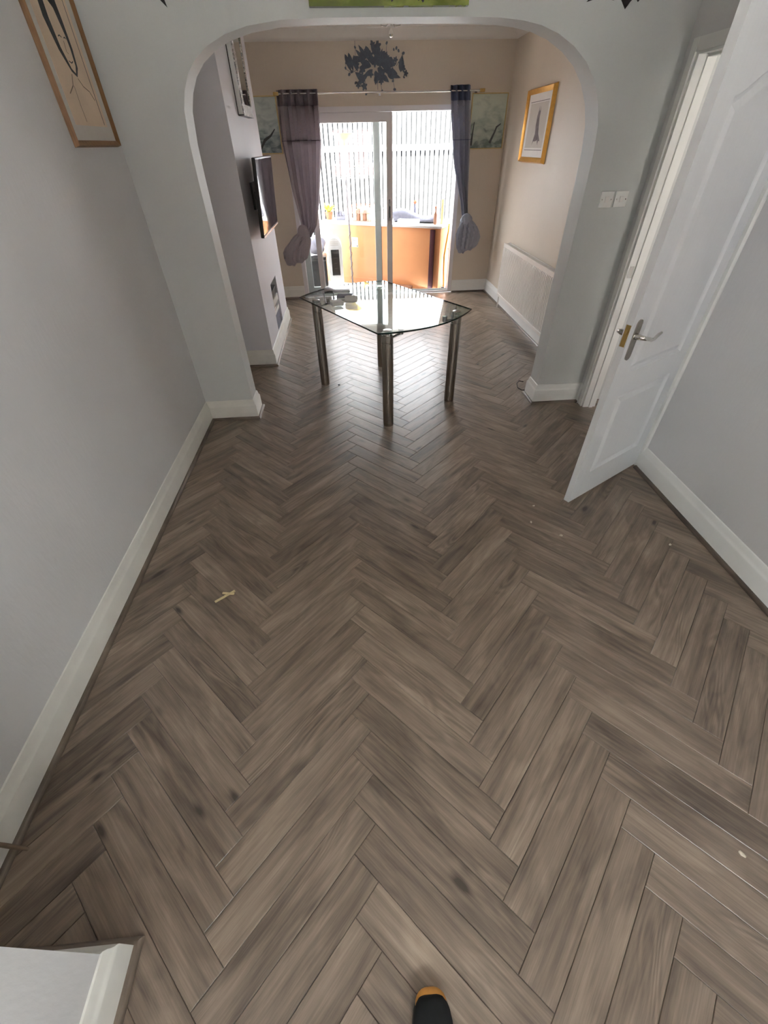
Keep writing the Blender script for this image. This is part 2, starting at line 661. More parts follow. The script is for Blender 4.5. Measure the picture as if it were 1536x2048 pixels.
def clip(poly):
    def cut(pl, f):
        out = []
        for i in range(len(pl)):
            a, b_ = pl[i - 1], pl[i]
            fa, fb = f(a), f(b_)
            if (fa >= 0) != (fb >= 0):
                t = fa / (fa - fb)
                out.append((a[0] + (b_[0] - a[0]) * t, a[1] + (b_[1] - a[1]) * t))
            if fb >= 0:
                out.append(b_)
        return out
    for f in (lambda p: p[0] - RX0, lambda p: RX1 - p[0], lambda p: p[1] - RY0, lambda p: RY1 - p[1]):
        poly = cut(poly, f)
        if len(poly) < 3:
            return []
    res = []
    for p in poly:
        if not res or math.dist(p, res[-1]) > 1e-4:
            res.append(p)
    if len(res) > 2 and math.dist(res[0], res[-1]) < 1e-4:
        res.pop()
    return res


def plank_geo(poly):
    outer = poly_inset(poly, GAP)
    inner = poly_inset(poly, GAP + CH)
    n = len(poly)
    vs = [(x, y, -.009) for x, y in outer] + [(x, y, -.0013) for x, y in outer] + [(x, y, 0) for x, y in inner]
    fs = [tuple(2 * n + i for i in range(n))]
    for i in range(n):
        j = (i + 1) % n
        fs.append((i, j, n + j, n + i))
        fs.append((n + i, n + j, 2 * n + j, 2 * n + i))
    return vs, fs


def add_uv(me, du=0., dv=0., per_vert=None):
    lay = me.uv_layers.new(name='grain')
    for lp in me.loops:
        if per_vert:
            lay.data[lp.index].uv = per_vert[lp.vertex_index]
        else:
            c = me.vertices[lp.vertex_index].co
            lay.data[lp.index].uv = (c.x + du, c.y + dv)


def px_area(poly):
    out = []
    for x, y in poly:
        d = Vector((x, y, 0)) - Vector((0, 0, CAM_Z))
        z = d.dot(fw)
        if z < .15:
            return 0.
        out.append((d.dot(r2) / z, d.dot(u2) / z))
    cx = sum(p[0] for p in out) / len(out) * F_PX
    cy = sum(p[1] for p in out) / len(out) * F_PX
    if abs(cx) > 860 or abs(cy) > 1130:
        return 0.
    return abs(sum(out[i - 1][0] * out[i][1] - out[i][0] * out[i - 1][1] for i in range(len(out)))) / 2


full_me = None
cells = []
for mcol in range(-2, 4):
    for k in range(-16, 52):
        ox, oy = -.107 + mcol * math.sqrt(2) * PL, .4275 + STEP * k
        for ang in (-PI / 4, -3 * PI / 4):
            ca, sa = math.cos(ang), math.sin(ang)
            loc = [(0, 0), (PL, 0), (PL, PW), (0, PW)]
            wp = [(ox + x * ca - y * sa, oy + x * sa + y * ca) for x, y in loc]
            cp = clip(wp)
            if len(cp) < 3:
                continue
            ar = abs(sum(cp[i - 1][0] * cp[i][1] - cp[i][0] * cp[i - 1][1] for i in range(len(cp)))) / 2
            if ar < .0006:
                continue
            # nothing is laid under the solid chimney breasts or the arch piers
            cx, cy = sum(p[0] for p in cp) / len(cp), sum(p[1] for p in cp) / len(cp)
            if max(p[0] for p in cp) < -.87 and min(p[1] for p in cp) > 4.42 and max(p[1] for p in cp) < 5.92:
                continue
            if max(p[0] for p in cp) < -.78 and max(p[1] for p in cp) < .09:
                continue
            if min(p[0] for p in cp) > 1.95 and max(p[1] for p in cp) < 3.4:
                continue
            lp = [((x - ox) * ca + (y - oy) * sa, -(x - ox) * sa + (y - oy) * ca) for x, y in cp]
            cells.append((px_area(cp), ox, oy, ang, lp, ar > PL * PW * .999))
cells.sort(key=lambda c: -c[0])
rest_v, rest_f, rest_uv = [], [], []
for i, (pa, ox, oy, ang, lp, whole) in enumerate(cells):
    if i < 300:
        if whole:
            if full_me is None:
                vs_, fs_ = plank_geo(lp)
                full_me = bpy.data.meshes.new('plank')
                full_me.from_pydata(vs_, [], fs_)
                add_uv(full_me)
                full_me.materials.append(MT['oak'])
            me = full_me
        else:
            vs_, fs_ = plank_geo(lp)
            me = bpy.data.meshes.new('plank')
            me.from_pydata(vs_, [], fs_)
            add_uv(me)
            me.materials.append(MT['oak'])
        o = bpy.data.objects.new('plank', me)
        C.objects.link(o)
        o.parent = floor
        o.location = (ox, oy, 0)
        o.rotation_euler = (0, 0, ang)
    else:
        vs_, fs_ = plank_geo(lp)
        ca, sa = math.cos(ang), math.sin(ang)
        b0 = len(rest_v)
        for x, y, z in vs_:
            rest_v.append((ox + x * ca - y * sa, oy + x * sa + y * ca, z))
            rest_uv.append((x + 10 * i, y))
        rest_f += [tuple(j + b0 for j in f) for f in fs_]
me = bpy.data.meshes.new('plank_field')
me.from_pydata(rest_v, [], rest_f)
add_uv(me, per_vert=rest_uv)
me.materials.append(MT['oak'])
o = bpy.data.objects.new('plank_field', me)
C.objects.link(o)
o.parent = floor
tag(o, kind='stuff')

# walls --------------------------------------------------------------
struct('wall_left', MB().box(XL - .1, XL, YF - .1, YA, 0, ZC), MT['wall_front'], 'light grey textured wall along the left with pale skirting', 'wall')
struct('wall_left_chimney', MB().box(XL, -.769, YF, .098, 0, ZC), MT['wall_front'], 'white papered chimney breast corner at the bottom left', 'wall')
rw = MB().box(XR, XR + .1, YF - .1, 2.305, 0, ZC).box(XR, XR + .1, 3.18, YA, 0, ZC).box(XR, XR + .1, 2.305, 3.18, 2.10, ZC)
struct('wall_right', rw, MT['wall_front'], 'light grey wall on the right beside the white door', 'wall')

arch = [(-.878, 0), (-.880, .85), (-.880, 1.60), (-.877, 1.76), (-.862, 1.90), (-.835, 1.975), (-.795, 2.04), (-.74, 2.093), (-.665, 2.138), (-.57, 2.175), (-.45, 2.203), (-.28, 2.222), (-.05, 2.228),
        (.3, 2.229), (.65, 2.228), (.87, 2.223), (1.0, 2.212), (1.10, 2.195), (1.20, 2.165), (1.30, 2.118), (1.385, 2.06), (1.455, 1.985), (1.505, 1.90), (1.538, 1.80), (1.552, 1.68), (1.555, 1.50), (1.555, .8), (1.553, 0)]
poly = [(XL - .1, 0)] + arch + [(XRB + .1, 0), (XRB + .1, ZC), (XL - .1, ZC)]
struct('wall_middle', MB().prism(poly, YA, YB, 'y'), MT['wall_arch'], 'white dividing wall with a wide rounded arch opening', 'wall', smooth=35)
struct('wall_left_back', MB().box(XL - .1, XL, YB, YK, 0, ZC), MT['wall_back'], 'cream alcove wall behind the left of the arch', 'wall')
ch = MB().box(XL, -.853, 4.41, 4.98, 0, ZC).box(XL, -.853, 5.41, 5.93, 0, ZC).box(XL, -.853, 4.98, 5.41, .64, ZC).box(XL, -.853, 4.98, 5.41, 0, .15).box(XL, -1.16, 4.98, 5.41, .15, .64)
struct('wall_chimney', ch, MT['chimney'], 'white chimney breast with a small open fireplace recess', 'wall')
struct('wall_right_back', MB().box(XRB, XRB + .1, YB, YK + .16, 0, ZC), MT['wall_back'], 'cream textured wall above the radiator', 'wall')
bw = MB().box(XL - .1, PX0, YK, YK + .16, 0, ZC).box(PX1, XRB, YK, YK + .16, 0, ZC).box(PX0, PX1, YK, YK + .16, PZ, ZC)
struct('wall_back', bw, MT['wall_back'], 'cream back wall around the sliding patio door', 'wall')
FX0, FX1, FZ0, FZ1 = -.3, .95, 1.0, 2.1
fwall = MB().box(XL - .1, FX0, YF - .1, YF, 0, ZC).box(FX1, XR + .1, YF - .1, YF, 0, ZC).box(FX0, FX1, YF - .1, YF, 0, FZ0).box(FX0, FX1, YF - .1, YF, FZ1, ZC)
struct('wall_front', fwall, MT['wall_front'], 'front wall around the street window behind the viewer', 'wall')
hw = MB().box(2.95, 3.05, YF - .1, 5.0, 0, ZC).box(2.19, 3.05, 5.0, 5.1, 0, ZC).box(2.045, 2.14, YF - .1, YF, 0, ZC).box(2.86, 2.95, YF - .1, YF, 0, ZC).box(2.14, 2.86, YF - .1, YF, 2.1, ZC)
struct('wall_hall', hw, MT['wall_front'], 'pale hallway walls beyond the open white door', 'wall')
hf = MB().box(2.19, 2.95, YF, 5.0, -.05, 0).box(2.09, 2.19, YF, 3.45, -.05, 0).mesh('floor_hall', None)
add_uv(hf)
hf.materials.append(MT['oak'])
ho = bpy.data.objects.new('floor_hall', hf)
C.objects.link(ho)
tag(ho, 'brown hallway floor behind the white door', 'floor', kind='structure')
struct('ceiling', MB().box(XL - .1, 3.05, YF - .1, YK + .16, ZC, ZC + .12), MT['ceiling'], 'plain white ceiling over both rooms', 'ceiling')

# coving, skirting and floor bead ---------------------------------------
cove = [(0, ZC - .09), (.012, ZC - .085), (.03, ZC - .06), (.05, ZC - .035), (.085, ZC - .012), (.09, ZC), (0, ZC)]
struct('trim_1', moulding([(XRB, YB), (XRB, YK), (XL, YK), (XL, 5.93), (-.853, 5.93), (-.853, 4.41), (XL, 4.41), (XL, YB)], cove), MT['ceiling'], 'pale coving where the back room walls meet the ceiling', 'coving', smooth=40)
SK = [(0, 0), (.02, 0), (.02, .112), (.0185, .118), (.014, .124), (.011, .135), (.009, .150), (.005, .160), (0, .163)]
BD = [(.0198, 0), (.0385, 0), (.0385, .006), (.036, .011), (.032, .0155), (.027, .018), (.0198, .0185)]
RUNS = [('right', [(XR, YF), (XR, 2.255)], 'white skirting board along the right wall below the door hinge'),
        ('arch', [(XR, 3.235), (XR, YA), (JR, YA), (JR, YB), (XRB, YB), (XRB, YK), (PX1 + .002, YK)], 'white skirting board round the right arch pier and under the radiator'),
        ('left', [(PX0 - .002, YK), (XL, YK), (XL, 5.93), (-.853, 5.93), (-.853, 4.41), (XL, 4.41), (XL, YB), (JL, YB), (JL, YA), (XL, YA), (XL, .098), (-.769, .098), (-.769, YF)], 'white skirting board along the left wall, left pier and chimney breasts')]
for i, (nm, path, lab) in enumerate(RUNS):
    struct('baseboard_' + nm, moulding(path, SK), MT['gloss_old'] if nm == 'left' else MT['gloss'], lab, 'skirting', smooth=25)
    mb = moulding(path, BD)
    me = mb.mesh('trim', MT['bead'], 35)
    lay = me.uv_layers.new(name='grain')
    for pl_ in me.polygons:
        horiz = abs(pl_.normal.x) > abs(pl_.normal.y)
        for li in pl_.loop_indices:
            c = me.vertices[me.loops[li].vertex_index].co
            lay.data[li].uv = (c.y, c.z + .3) if horiz else (c.x, c.z + .7)
    o = bpy.data.objects.new('trim_%d' % (i + 2), me)
    C.objects.link(o)
    tag(o, ['grey oak floor bead along the right skirting board', 'grey oak floor bead round the right arch pier', 'grey oak floor bead along the left skirting board'][i], 'bead', kind='structure')

# ------------------------------------------------------------------ front window (behind the viewer) and the street
win = empty('window_1', (0, 0, 0), 'white street window with a slatted blind behind the viewer', 'window', kind='structure')
fr = MB()
for a in ((FX0, FX0 + .06, FZ0, FZ1), (FX1 - .06, FX1, FZ0, FZ1), (FX0 + .06, FX1 - .06, FZ0, FZ0 + .06), (FX0 + .06, FX1 - .06, FZ1 - .06, FZ1), (.295, .355, FZ0 + .06, FZ1 - .06)):
    fr.box(a[0], a[1], YF - .075, YF - .015, a[2], a[3])
fr.build('window_frame', MT['upvc'], win)
for x0, x1 in ((FX0 + .06, .295), (.355, FX1 - .06)):
    MB().box(x0, x1, YF - .05, YF - .045, FZ0 + .06, FZ1 - .06).build('pane', MT['glass'], win)
MB().rbox(FX0 - .04, FX1 + .04, YF - .012, YF + .16, FZ0 - .03, FZ0, .006).build('window_sill', MT['gloss'], win)
bl = empty('slatted_blind', (.325, YF + .03, FZ1 - .03), 'white slatted blind half lowered in the street window', 'blind')
MB().box(-.62, .62, -.02, .025, -.0, .03).build('head_rail', MT['gloss'], bl)
sl_me = MB().box(-.61, .61, -.02, .02, -.0006, .0006).mesh('slat', MT['gloss'])
for i in range(26):
    o = bpy.data.objects.new('slat', sl_me)
    C.objects.link(o)
    o.parent = bl
    o.location = (0, 0, -.02 - i * .0245)
MB().box(-.61, .61, -.015, .015, -.675, -.66).build('bottom_rail', MT['gloss'], bl)
for x in (-.5, .5):
    MB().tube([(x, 0, 0), (x, 0, -.66)], .001, 5).build('cord', MT['paper'], bl)
house = empty('brick_house', (0.5, -15, 0), 'brick house across the street seen only as a reflection', 'house')
hb = MB().box(-7, 7, -2, 0, 0, 5.2)
hb.build('wall', MT['brick'], house)
MB().prism([(-7.3, 5.2), (7.3, 5.2), (6.0, 7.4), (-6.0, 7.4)], -2.4, .3, 'y').build('roof', MT['ink'], house)
for x in (-4.5, -1.5, 1.5, 4.5):
    for z in (.9, 3.2):
        wf = MB().box(x - .7, x + .7, 0, .06, z, z + 1.3).build('window', MT['upvc'], house)
        MB().box(x - .62, x + .62, .06, .07, z + .08, z + 1.22).build('pane', MT['screen'], wf)
struct('ground', MB().box(-16, 16, 7.16, 16, -.25, -.12).box(-16, 16, -20, -1.62, -.5, -.3), MT['paving'], 'pale paving outside the house', 'ground')
struct('floor_conservatory', MB().box(-2.2, 3.2, 7.157, 9.6, -.12, -.012), MT['paving'], 'pale floor of the sunny room beyond the patio door', 'floor')

# ------------------------------------------------------------------ patio door
pd = empty('door_2', (0, 7.03, 0), 'white sliding patio door standing open on its right half', 'door', kind='structure')
f = MB()
f.box(PX0, PX0 + .055, -.03, .12, 0, PZ).box(PX1 - .055, PX1, -.03, .12, 0, PZ).box(PX0 + .055, PX1 - .055, -.03, .12, PZ - .05, PZ).box(PX0 + .055, PX1 - .055, -.03, .12, 0, .022)
f.build('door_frame', MT['upvc'], pd)
MB().box(PX0 + .055, PX1 - .055, .002, .012, .022, .034).box(PX0 + .055, PX1 - .055, .06, .07, .022, .034).build('track', MT['alu'], pd)


def leaf(x0, x1, y0, y1, side, mat, nm):
    z0, z1 = .034, PZ - .052
    l = MB().box(x0, x0 + side, y0, y1, z0, z1).box(x1 - side, x1, y0, y1, z0, z1).box(x0 + side, x1 - side, y0, y1, z0, z0 + .08).box(x0 + side, x1 - side, y0, y1, z1 - .09, z1)
    lf = l.build(nm, mat, pd)
    MB().box(x0 + side, x1 - side, (y0 + y1) / 2 - .004, (y0 + y1) / 2 + .004, z0 + .08, z1 - .09).build('pane', MT['glass'], lf)
    return lf


fixed = leaf(PX0 + .057, .488, .06, .105, .085, MT['alu'], 'fixed_leaf')
slid = leaf(-.455, .642, .0, .045, .075, MT['upvc'], 'sliding_leaf')
h = MB().rbox(.590, .618, -.022, -.001, .93, 1.17, .006)
h.build('handle', MT['silver'], slid, 40)
MB().rbox(.597, .611, -.045, -.022, .97, 1.10, .005).build('pull', MT['black'], slid, 40)

# ------------------------------------------------------------------ inner door
DA = math.atan2(-.499, -.867)
door = empty('door_1', (1.940, 2.332, 0), 'white two panel door hinged on the right wall, standing open', 'door', kind='structure')
dl = bpy.data.objects.new('door_leaf', None)
DW, DT, DH0, DH1 = .762, .036, .008, 2.062


def offset_loop(loop, d):
    return poly_inset(loop, d)


def camber(x0, x1, z0, z1, rise, n=14):
    pts = [(x0, z0), (x1, z0), (x1, z1)]
    for i in range(1, n):
        t = i / n
        x = x1 + (x0 - x1) * t
        s = math.sin(PI * t)
        pts.append((x, z1 + rise * (s ** 1.6)))
    pts.append((x0, z1))
    return pts


def door_skin(mb, ysurf, sgn):
    """sgn +1: recess goes towards +y"""
    outer = [(0, DH0), (DW, DH0), (DW, DH1), (0, DH1)]
    holes = [[(.125, .195), (.637, .195), (.637, .70), (.125, .70)], camber(.125, .637, .825, 1.845, .085)]
    base = len(mb.v)
    loops = [outer] + holes
    flat = [p for l in loops for p in l]
    tris = tessellate_polygon([[Vector((p[0], p[1], 0)) for p in l] for l in loops])
    mb.add([(p[0], ysurf, p[1]) for p in flat], tris)
    for hl in holes:
        prev = None
        for d, dep in ((0, 0), (.010, .009), (.018, .0125), (.024, .0125), (.046, .002), (.050, .001)):
            lp = offset_loop(hl, d)
            ids = list(range(len(mb.v), len(mb.v) + len(lp)))
            mb.v += [(p[0], ysurf + sgn * dep, p[1]) for p in lp]
            if prev:
                for i in range(len(lp)):
                    j = (i + 1) % len(lp)
                    mb.f.append((prev[i], prev[j], ids[j], ids[i]))
            prev = ids
        lp = [(mb.v[i][0], mb.v[i][2]) for i in prev]
        mb.f += [tuple(prev[i] for i in t) for t in tessellate_polygon([[Vector((p[0], p[1], 0)) for p in lp]])]


mb = MB()
door_skin(mb, 0, 1)
door_skin(mb, DT, -1)
mb.add([(0, 0, DH0), (DW, 0, DH0), (DW, 0, DH1), (0, 0, DH1), (0, DT, DH0), (DW, DT, DH0), (DW, DT, DH1), (0, DT, DH1)],
       [(0, 1, 5, 4), (1, 2, 6, 5), (2, 3, 7, 6), (3, 0, 4, 7)])
bm = bmesh.new()
me = bpy.data.meshes.new('door_leaf')
me.from_pydata(mb.v, [], mb.f)
bm.from_mesh(me)
bmesh.ops.remove_doubles(bm, verts=bm.verts[:], dist=1e-5)
bmesh.ops.recalc_face_normals(bm, faces=bm.faces[:])
bm.to_mesh(me)
bm.free()
me.materials.append(MT['door'])
dl = bpy.data.objects.new('door_leaf', me)
C.objects.link(dl)
dl.parent = door
# local x runs hinge -> lead; local +y is the face towards the viewer
dl.rotation_euler = (0, 0, DA)
dl.location = (0, 0, 0)
for side in (0, 1):
    y = DT if side else 0.
    s = 1 if side else -1
    pl_ = MB()
    prof = []
    for i in range(17):
        a = PI * i / 16
        prof.append((DW - .052 + .021 * math.cos(a), 1.085 + .021 * math.sin(a)))
    for i in range(17):
        a = PI + PI * i / 16
        prof.append((DW - .052 + .021 * math.cos(a), .935 + .021 * math.sin(a)))
    pl_.prism(prof, y, y + s * .006, 'y')
    bpz = pl_.build('handle_plate', MT['steel'], dl, 40)
    pts = [(DW - .052, y + s * .005, 1.03), (DW - .052, y + s * .035, 1.03), (DW - .058, y + s * .05, 1.03), (DW - .085, y + s * .054, 1.024), (DW - .115, y + s * .054, 1.013), (DW - .14, y + s * .054, 1.014), (DW - .165, y + s * .056, 1.03), (DW - .18, y + s * .058, 1.036)]
    MB().tube(pts, [.015, .012, .010, .0095, .0085, .008, .008, .006], 12).build('lever', MT['chrome'], bpz, 60)
MB().box(DW, DW + .0012, .006, .030, .985, 1.085).build('latch_plate', MT['brass'], dl)
MB().prism([(0, 1.045), (.012, 1.045), (0, 1.065)], .012, .024, 'y').xf(Matrix.Translation((DW + .0012, 0, 0))).build('latch_bolt', MT['brass'], dl)
for z in (.25, 1.0, 1.75):
    MB().tube([(-.004, .041, z - .05), (-.004, .041, z + .05)], .006, 10).build('hinge', MT['steel'], dl)
# frame: lining, stop, architrave
fm = MB()
fm.box(XR - .004, XR + .104, 2.305, 2.333, 0, 2.07).box(XR - .004, XR + .104, 3.152, 3.18, 0, 2.07).box(XR - .004, XR + .104, 2.305, 3.18, 2.07, 2.10)
fm.build('door_lining', MT['gloss'], door)
st = MB().box(XR + .045, XR + .075, 2.333, 2.345, 0, 2.058).box(XR + .045, XR + .075, 3.14, 3.152, 0, 2.058).box(XR + .045, XR + .075, 2.345, 3.14, 2.058, 2.07)
st.build('door_stop', MT['gloss'], door)
AR = [(0, 0), (.016, 0), (.016, .012), (.012, .018), (.014, .03), (.014, .05), (.006, .058), (0, .058)]


def architrave(ya, sgn):
    # profile in (depth from wall, width away from opening), swept upright
    ring = lambda z: [(XR - d, ya + sgn * w_, z) for d, w_ in AR]
    return MB().loft([ring(0), ring(2.135)])


architrave(2.311, -1).build('architrave', MT['gloss'], door, 30)
architrave(3.174, 1).build('architrave', MT['gloss'], door, 30)
MB().box(XR - .014, XR, 2.311, 3.174, 2.08, 2.135).build('architrave', MT['gloss'], door)
MB().box(XR + .008, XR + .036, 3.1505, 3.152, 1.0, 1.07).build('strike_plate', MT['chrome'], door)
for c in door.children:
    if c is not dl:
        c.location = (c.location.x - 1.940, c.location.y - 2.332, 0)

# ------------------------------------------------------------------ light switches
for i, (x0, x1, lab) in enumerate(((1.672, 1.754, 'white square light switch nearer the arch'), (1.770, 1.852, 'white square light switch nearer the door'))):
    s = empty('light_switch', ((x0 + x1) / 2, YA, 1.44), lab, 'switch', group='light switches beside the arch')
    MB().rbox(-.043, .043, -.009, 0, -.043, .043, .004).build('face_plate', MT['gloss'], s, 40)
    MB().rbox(-.012 + .0, .012, -.015, -.009, -.016, .016, .002).build('rocker', MT['paper'], s, 40)
    for sx in (-.03, .03):
        MB().tube([(sx, -.0088, 0), (sx, -.0105, 0)], .0035, 10).build('screw', MT['steel'], s)

# ------------------------------------------------------------------ radiator
rd = empty('radiator', (XRB, 5.10, .17), 'long white panel radiator with fine vertical flutes', 'radiator')
RY, RH = .97, .60
prof = []
nfl = 50
x0 = -.105
pts = []
for i in range(nfl):
    a = -RY + 2 * RY * i / nfl
    b_ = -RY + 2 * RY * (i + 1) / nfl
    wd = b_ - a
    pts += [(x0 + .024, a), (x0 + .024, a + wd * .30), (x0, a + wd * .42), (x0, a + wd * .88)]
pts.append((x0 + .024, RY))
mb = MB()
rings = []
for z, k in ((.03, 0), (.055, 1), (RH - .065, 1), (RH - .04, 0)):
    rings.append([(p[0] if k else x0 + .006, p[1], z) for p in pts] + [(x0 + .028, RY, z), (x0 + .028, -RY, z)])
mb.loft(rings)
mb.build('front_panel', MT['rad'], rd)
MB().box(x0, x0 + .012, -RY, RY, 0, .03).box(x0, x0 + .012, -RY, RY, RH - .04, RH - .004).build('panel_border', MT['rad'], rd)
MB().box(-.04, -.028, -RY, RY, .01, RH - .01).build('rear_panel', MT['rad'], rd)
for sy in (-RY, RY - .004):
    MB().box(x0 + .012, -.028, sy, sy + .004, .01, RH - .004).build('side_panel', MT['rad'], rd)
g = MB().box(x0, x0 + .012, -RY, RY, RH - .004, RH + .002).box(-.04, -.028, -RY, RY, RH - .004, RH + .002)
for i in range(70):
    y = -RY + 2 * RY * (i + .5) / 70
    g.box(x0 + .012, -.04, y - .005, y + .005, RH - .006, RH)
g.build('top_grille', MT['rad'], rd)
for sy in (-.6, .6):
    MB().box(-.028, -.0015, sy - .02, sy + .02, .1, .5).build('wall_bracket', MT['rad'], rd)
for sy in (RY + .02, -RY - .02):
    MB().tube([(-.066, sy, -.17), (-.066, sy, .04)], .0075, 10).build('pipe', MT['rad'], rd, 60)
    MB().tube([(-.066, sy, .03), (-.066, sy, .085)], .014, 12).tube([(-.066, sy, .05), (-.066, sy - math.copysign(.03, sy), .05)], .009, 10).build('valve', MT['rad'], rd, 60)

# ------------------------------------------------------------------ glass table
TA, AX, PP = Vector((-.458, 4.007)), Vector((.521, -.854)).normalized(), Vector((.854, .521)).normalized()
TL, TW, TZ, BUL = 1.196, .917, .75, .125
tb = empty('glass_table', (0, 0, 0), 'clear glass table with bowed ends on four round steel legs', 'table')
tp = []
for i in range(21):
    t = i / 20
    tp.append(TA + AX * (TL + BUL * (1 - (2 * t - 1) ** 2)) + PP * (TW * t))
for i in range(21):
    t = 1 - i / 20
    tp.append(TA - AX * (BUL * (1 - (2 * t - 1) ** 2)) + PP * (TW * t))
tp = [tuple(p) for p in tp]
n = len(tp)
inn = poly_inset(tp, .004)
vs_ = [(x, y, TZ) for x, y in inn] + [(x, y, TZ - .0035) for x, y in tp] + [(x, y, TZ - .0085) for x, y in tp] + [(x, y, TZ - .012) for x, y in inn]
fs_ = [tuple(range(n)), tuple(3 * n + i for i in range(n))[::-1]]
for r in range(3):
    for i in range(n):
        j = (i + 1) % n
        fs_.append((r * n + j, r * n + i, (r + 1) * n + i, (r + 1) * n + j))
gt = MB().add(vs_, fs_).build('glass_top', MT['tableglass'], tb)
gt.data.materials.append(MT['glass_edge'])
for p in gt.data.polygons:
    p.material_index = 0 if abs(p.normal.z) > .95 else 1
legs = [(-.305, 3.885), (.238, 3.040), (.815, 3.413), (.272, 4.258)]
LR = .0425
leg_me = MB().lathe([(LR * .96, 0), (LR * .96, .018), (LR, .020), (LR, .665), (LR * .94, .667), (LR * .94, .672), (LR, .674), (LR, .722)], n=28).mesh('leg', MT['steel'], 40)
cap_me = MB().lathe([(.034, .722), (.034, .735), (.040, .7365), (.040, .7375)], n=28).mesh('cap', MT['chrome'], 40)
cap2_me = MB().lathe([(.031, .7502), (.031, .7525), (.029, .753)], n=28).mesh('top_disc', MT['steel'], 40)
foot_me = MB().lathe([(LR * .9, -.0), (LR * .9, .003)], n=28).mesh('foot', MT['black'])
for x, y in legs:
    lg = bpy.data.objects.new('leg', leg_me)
    C.objects.link(lg)
    lg.parent = tb
    lg.location = (x, y, 0)
    for nm, mm in (('cap', cap_me), ('top_disc', cap2_me), ('foot', foot_me)):
        c = bpy.data.objects.new(nm, mm)
        C.objects.link(c)
        c.parent = lg
cen = Vector((.255, 3.65))
for i in (0, 1, 2, 3):
    a = Vector(legs[i])
    d = (Vector(legs[(i + 1) % 4 if i % 2 else (i - 1) % 4]) - a).normalized()
    e = a + d * .125
    MB().tube([(a.x + d.x * .04, a.y + d.y * .04, .692), (e.x, e.y, .706)], .0085, 10).lathe([(.0, .7), (.019, .7), (.019, .737), (.0, .7375)], e.x, e.y, 16).build('stay_arm', MT['steel'], tb, 40)

# things on the table
def at(o, x, y, z=TZ + .0003, rz=0):
    o.location = (x, y, z)
    o.rotation_euler = (0, 0, rz)
    return o


lp = empty('closed_laptop', (-.125, 4.165, TZ + .0004), 'flat grey laptop lying closed at the far table edge', 'laptop', rz=.02)
MB().rbox(-.115, .115, -.082, .082, 0, .012, .004).build('base', MT['silver'], lp, 40)
MB().rbox(-.115, .115, -.082, .082, .0125, .021, .004).build('lid', MT['silver'], lp, 40)
gl = empty('spectacles', (-.215, 3.85, TZ + .0004), 'black framed spectacles with arms open on the table', 'spectacles')
MB().tube([(0.0, -.10, .005), (-.012, 0, .03), (-.02, .10, .035), (.0, .13, .035)], .004, 8).build('arm', MT['black'], gl, 60)
MB().tube([(.07, .02, .005), (.062, .09, .03), (.055, .13, .035)], .004, 8).build('arm', MT['black'], gl, 60)
MB().tube([(0.0, .13, .037), (.03, .135, .037), (.06, .13, .036)], .005, 8).build('rim', MT['black'], gl, 60)
bk = empty('grey_book', (-.058, 3.915, TZ + .0004), 'dark grey paperback lying beside the spectacles', 'book', rz=-.08)
MB().box(-.062, .062, -.065, .065, 0, .003).box(-.062, .062, -.065, .065, .017, .02).box(-.064, -.062, -.065, .065, 0, .02).build('cover', MT['greycloth'], bk)
MB().box(-.062, .06, -.063, .063, .003, .017).build('pages', MT['paper'], bk)
nb = MB().rbox(-.05, .05, -.045, .045, 0, .03, .009).build('paper_parcel', MT['paper'], None, 40)
tag(at(nb, -.125, 3.725, rz=.3), 'small white paper parcel near the table edge', 'parcel')
pr = MB().tube([(-.05, 0, .027), (-.03, 0, .0272), (.03, 0, .0272), (.05, 0, .027)], [.022, .027, .027, .022], 16).build('paper_roll', MT['paper'], None, 50)
tag(at(pr, -.005, 3.772, rz=-.15), 'white paper roll lying beside the parcel', 'paper roll')

# ------------------------------------------------------------------ television and mirror on the chimney breast
tv = empty('television', (-.853, 4.935, 1.40), 'black flat television on a wall bracket on the chimney breast', 'television')
tl = Matrix.Translation((.133, 0, 0)) @ Matrix.Rotation(math.radians(-.4), 4, 'Z') @ Matrix.Rotation(math.radians(3.8), 4, 'Y')
bd = MB().rbox(-.03, 0, -.485, .485, -.275, .275, .008).xf(tl).build('casing', MT['black'], tv, 40)
MB().box(.0, .0012, -.470, .470, -.252, .262).xf(tl).build('screen', MT['screen'], tv)
MB().box(.0, .004, -.484, .484, -.275, -.262).xf(tl).build('lower_bezel', MT['silver'], tv)
MB().box(-.02, .001, -.4865, -.4852, -.27, .27).xf(tl).build('side_trim', MT['black'], tv)
MB().box(0.001, .02, -.1, .1, -.1, .1).box(.02, .10, -.03, .03, -.03, .03).build('wall_bracket', MT['black'], tv)
mr = empty('wall_mirror', (-.853, 5.157, 2.30), 'crushed crystal edged mirror hung above the television', 'mirror')
MY, MZ = .248, .36
MB().box(.0, .042, -MY, MY, -MZ, MZ).build('backing', MT['gloss'], mr)
bz = MB()
o_, i_ = [(-MY, -MZ), (MY, -MZ), (MY, MZ), (-MY, MZ)], [(-MY + .07, -MZ + .07), (MY - .07, -MZ + .07), (MY - .07, MZ - .07), (-MY + .07, MZ - .07)]
vv = [(.042, a, b_) for a, b_ in o_] + [(.05, a, b_) for a, b_ in o_] + [(.053, a, b_) for a, b_ in i_] + [(.044, a, b_) for a, b_ in i_]
bz.add(vv, [(r * 4 + i, r * 4 + (i + 1) % 4, (r + 1) * 4 + (i + 1) % 4, (r + 1) * 4 + i) for r in range(3) for i in range(4)])
bz.build('crystal_border', MT['crushed'], mr)
MB().box(.042, .0465, -MY + .07, MY - .07, -MZ + .07, MZ - .07).build('mirror_glass', MT['mirror'], mr)
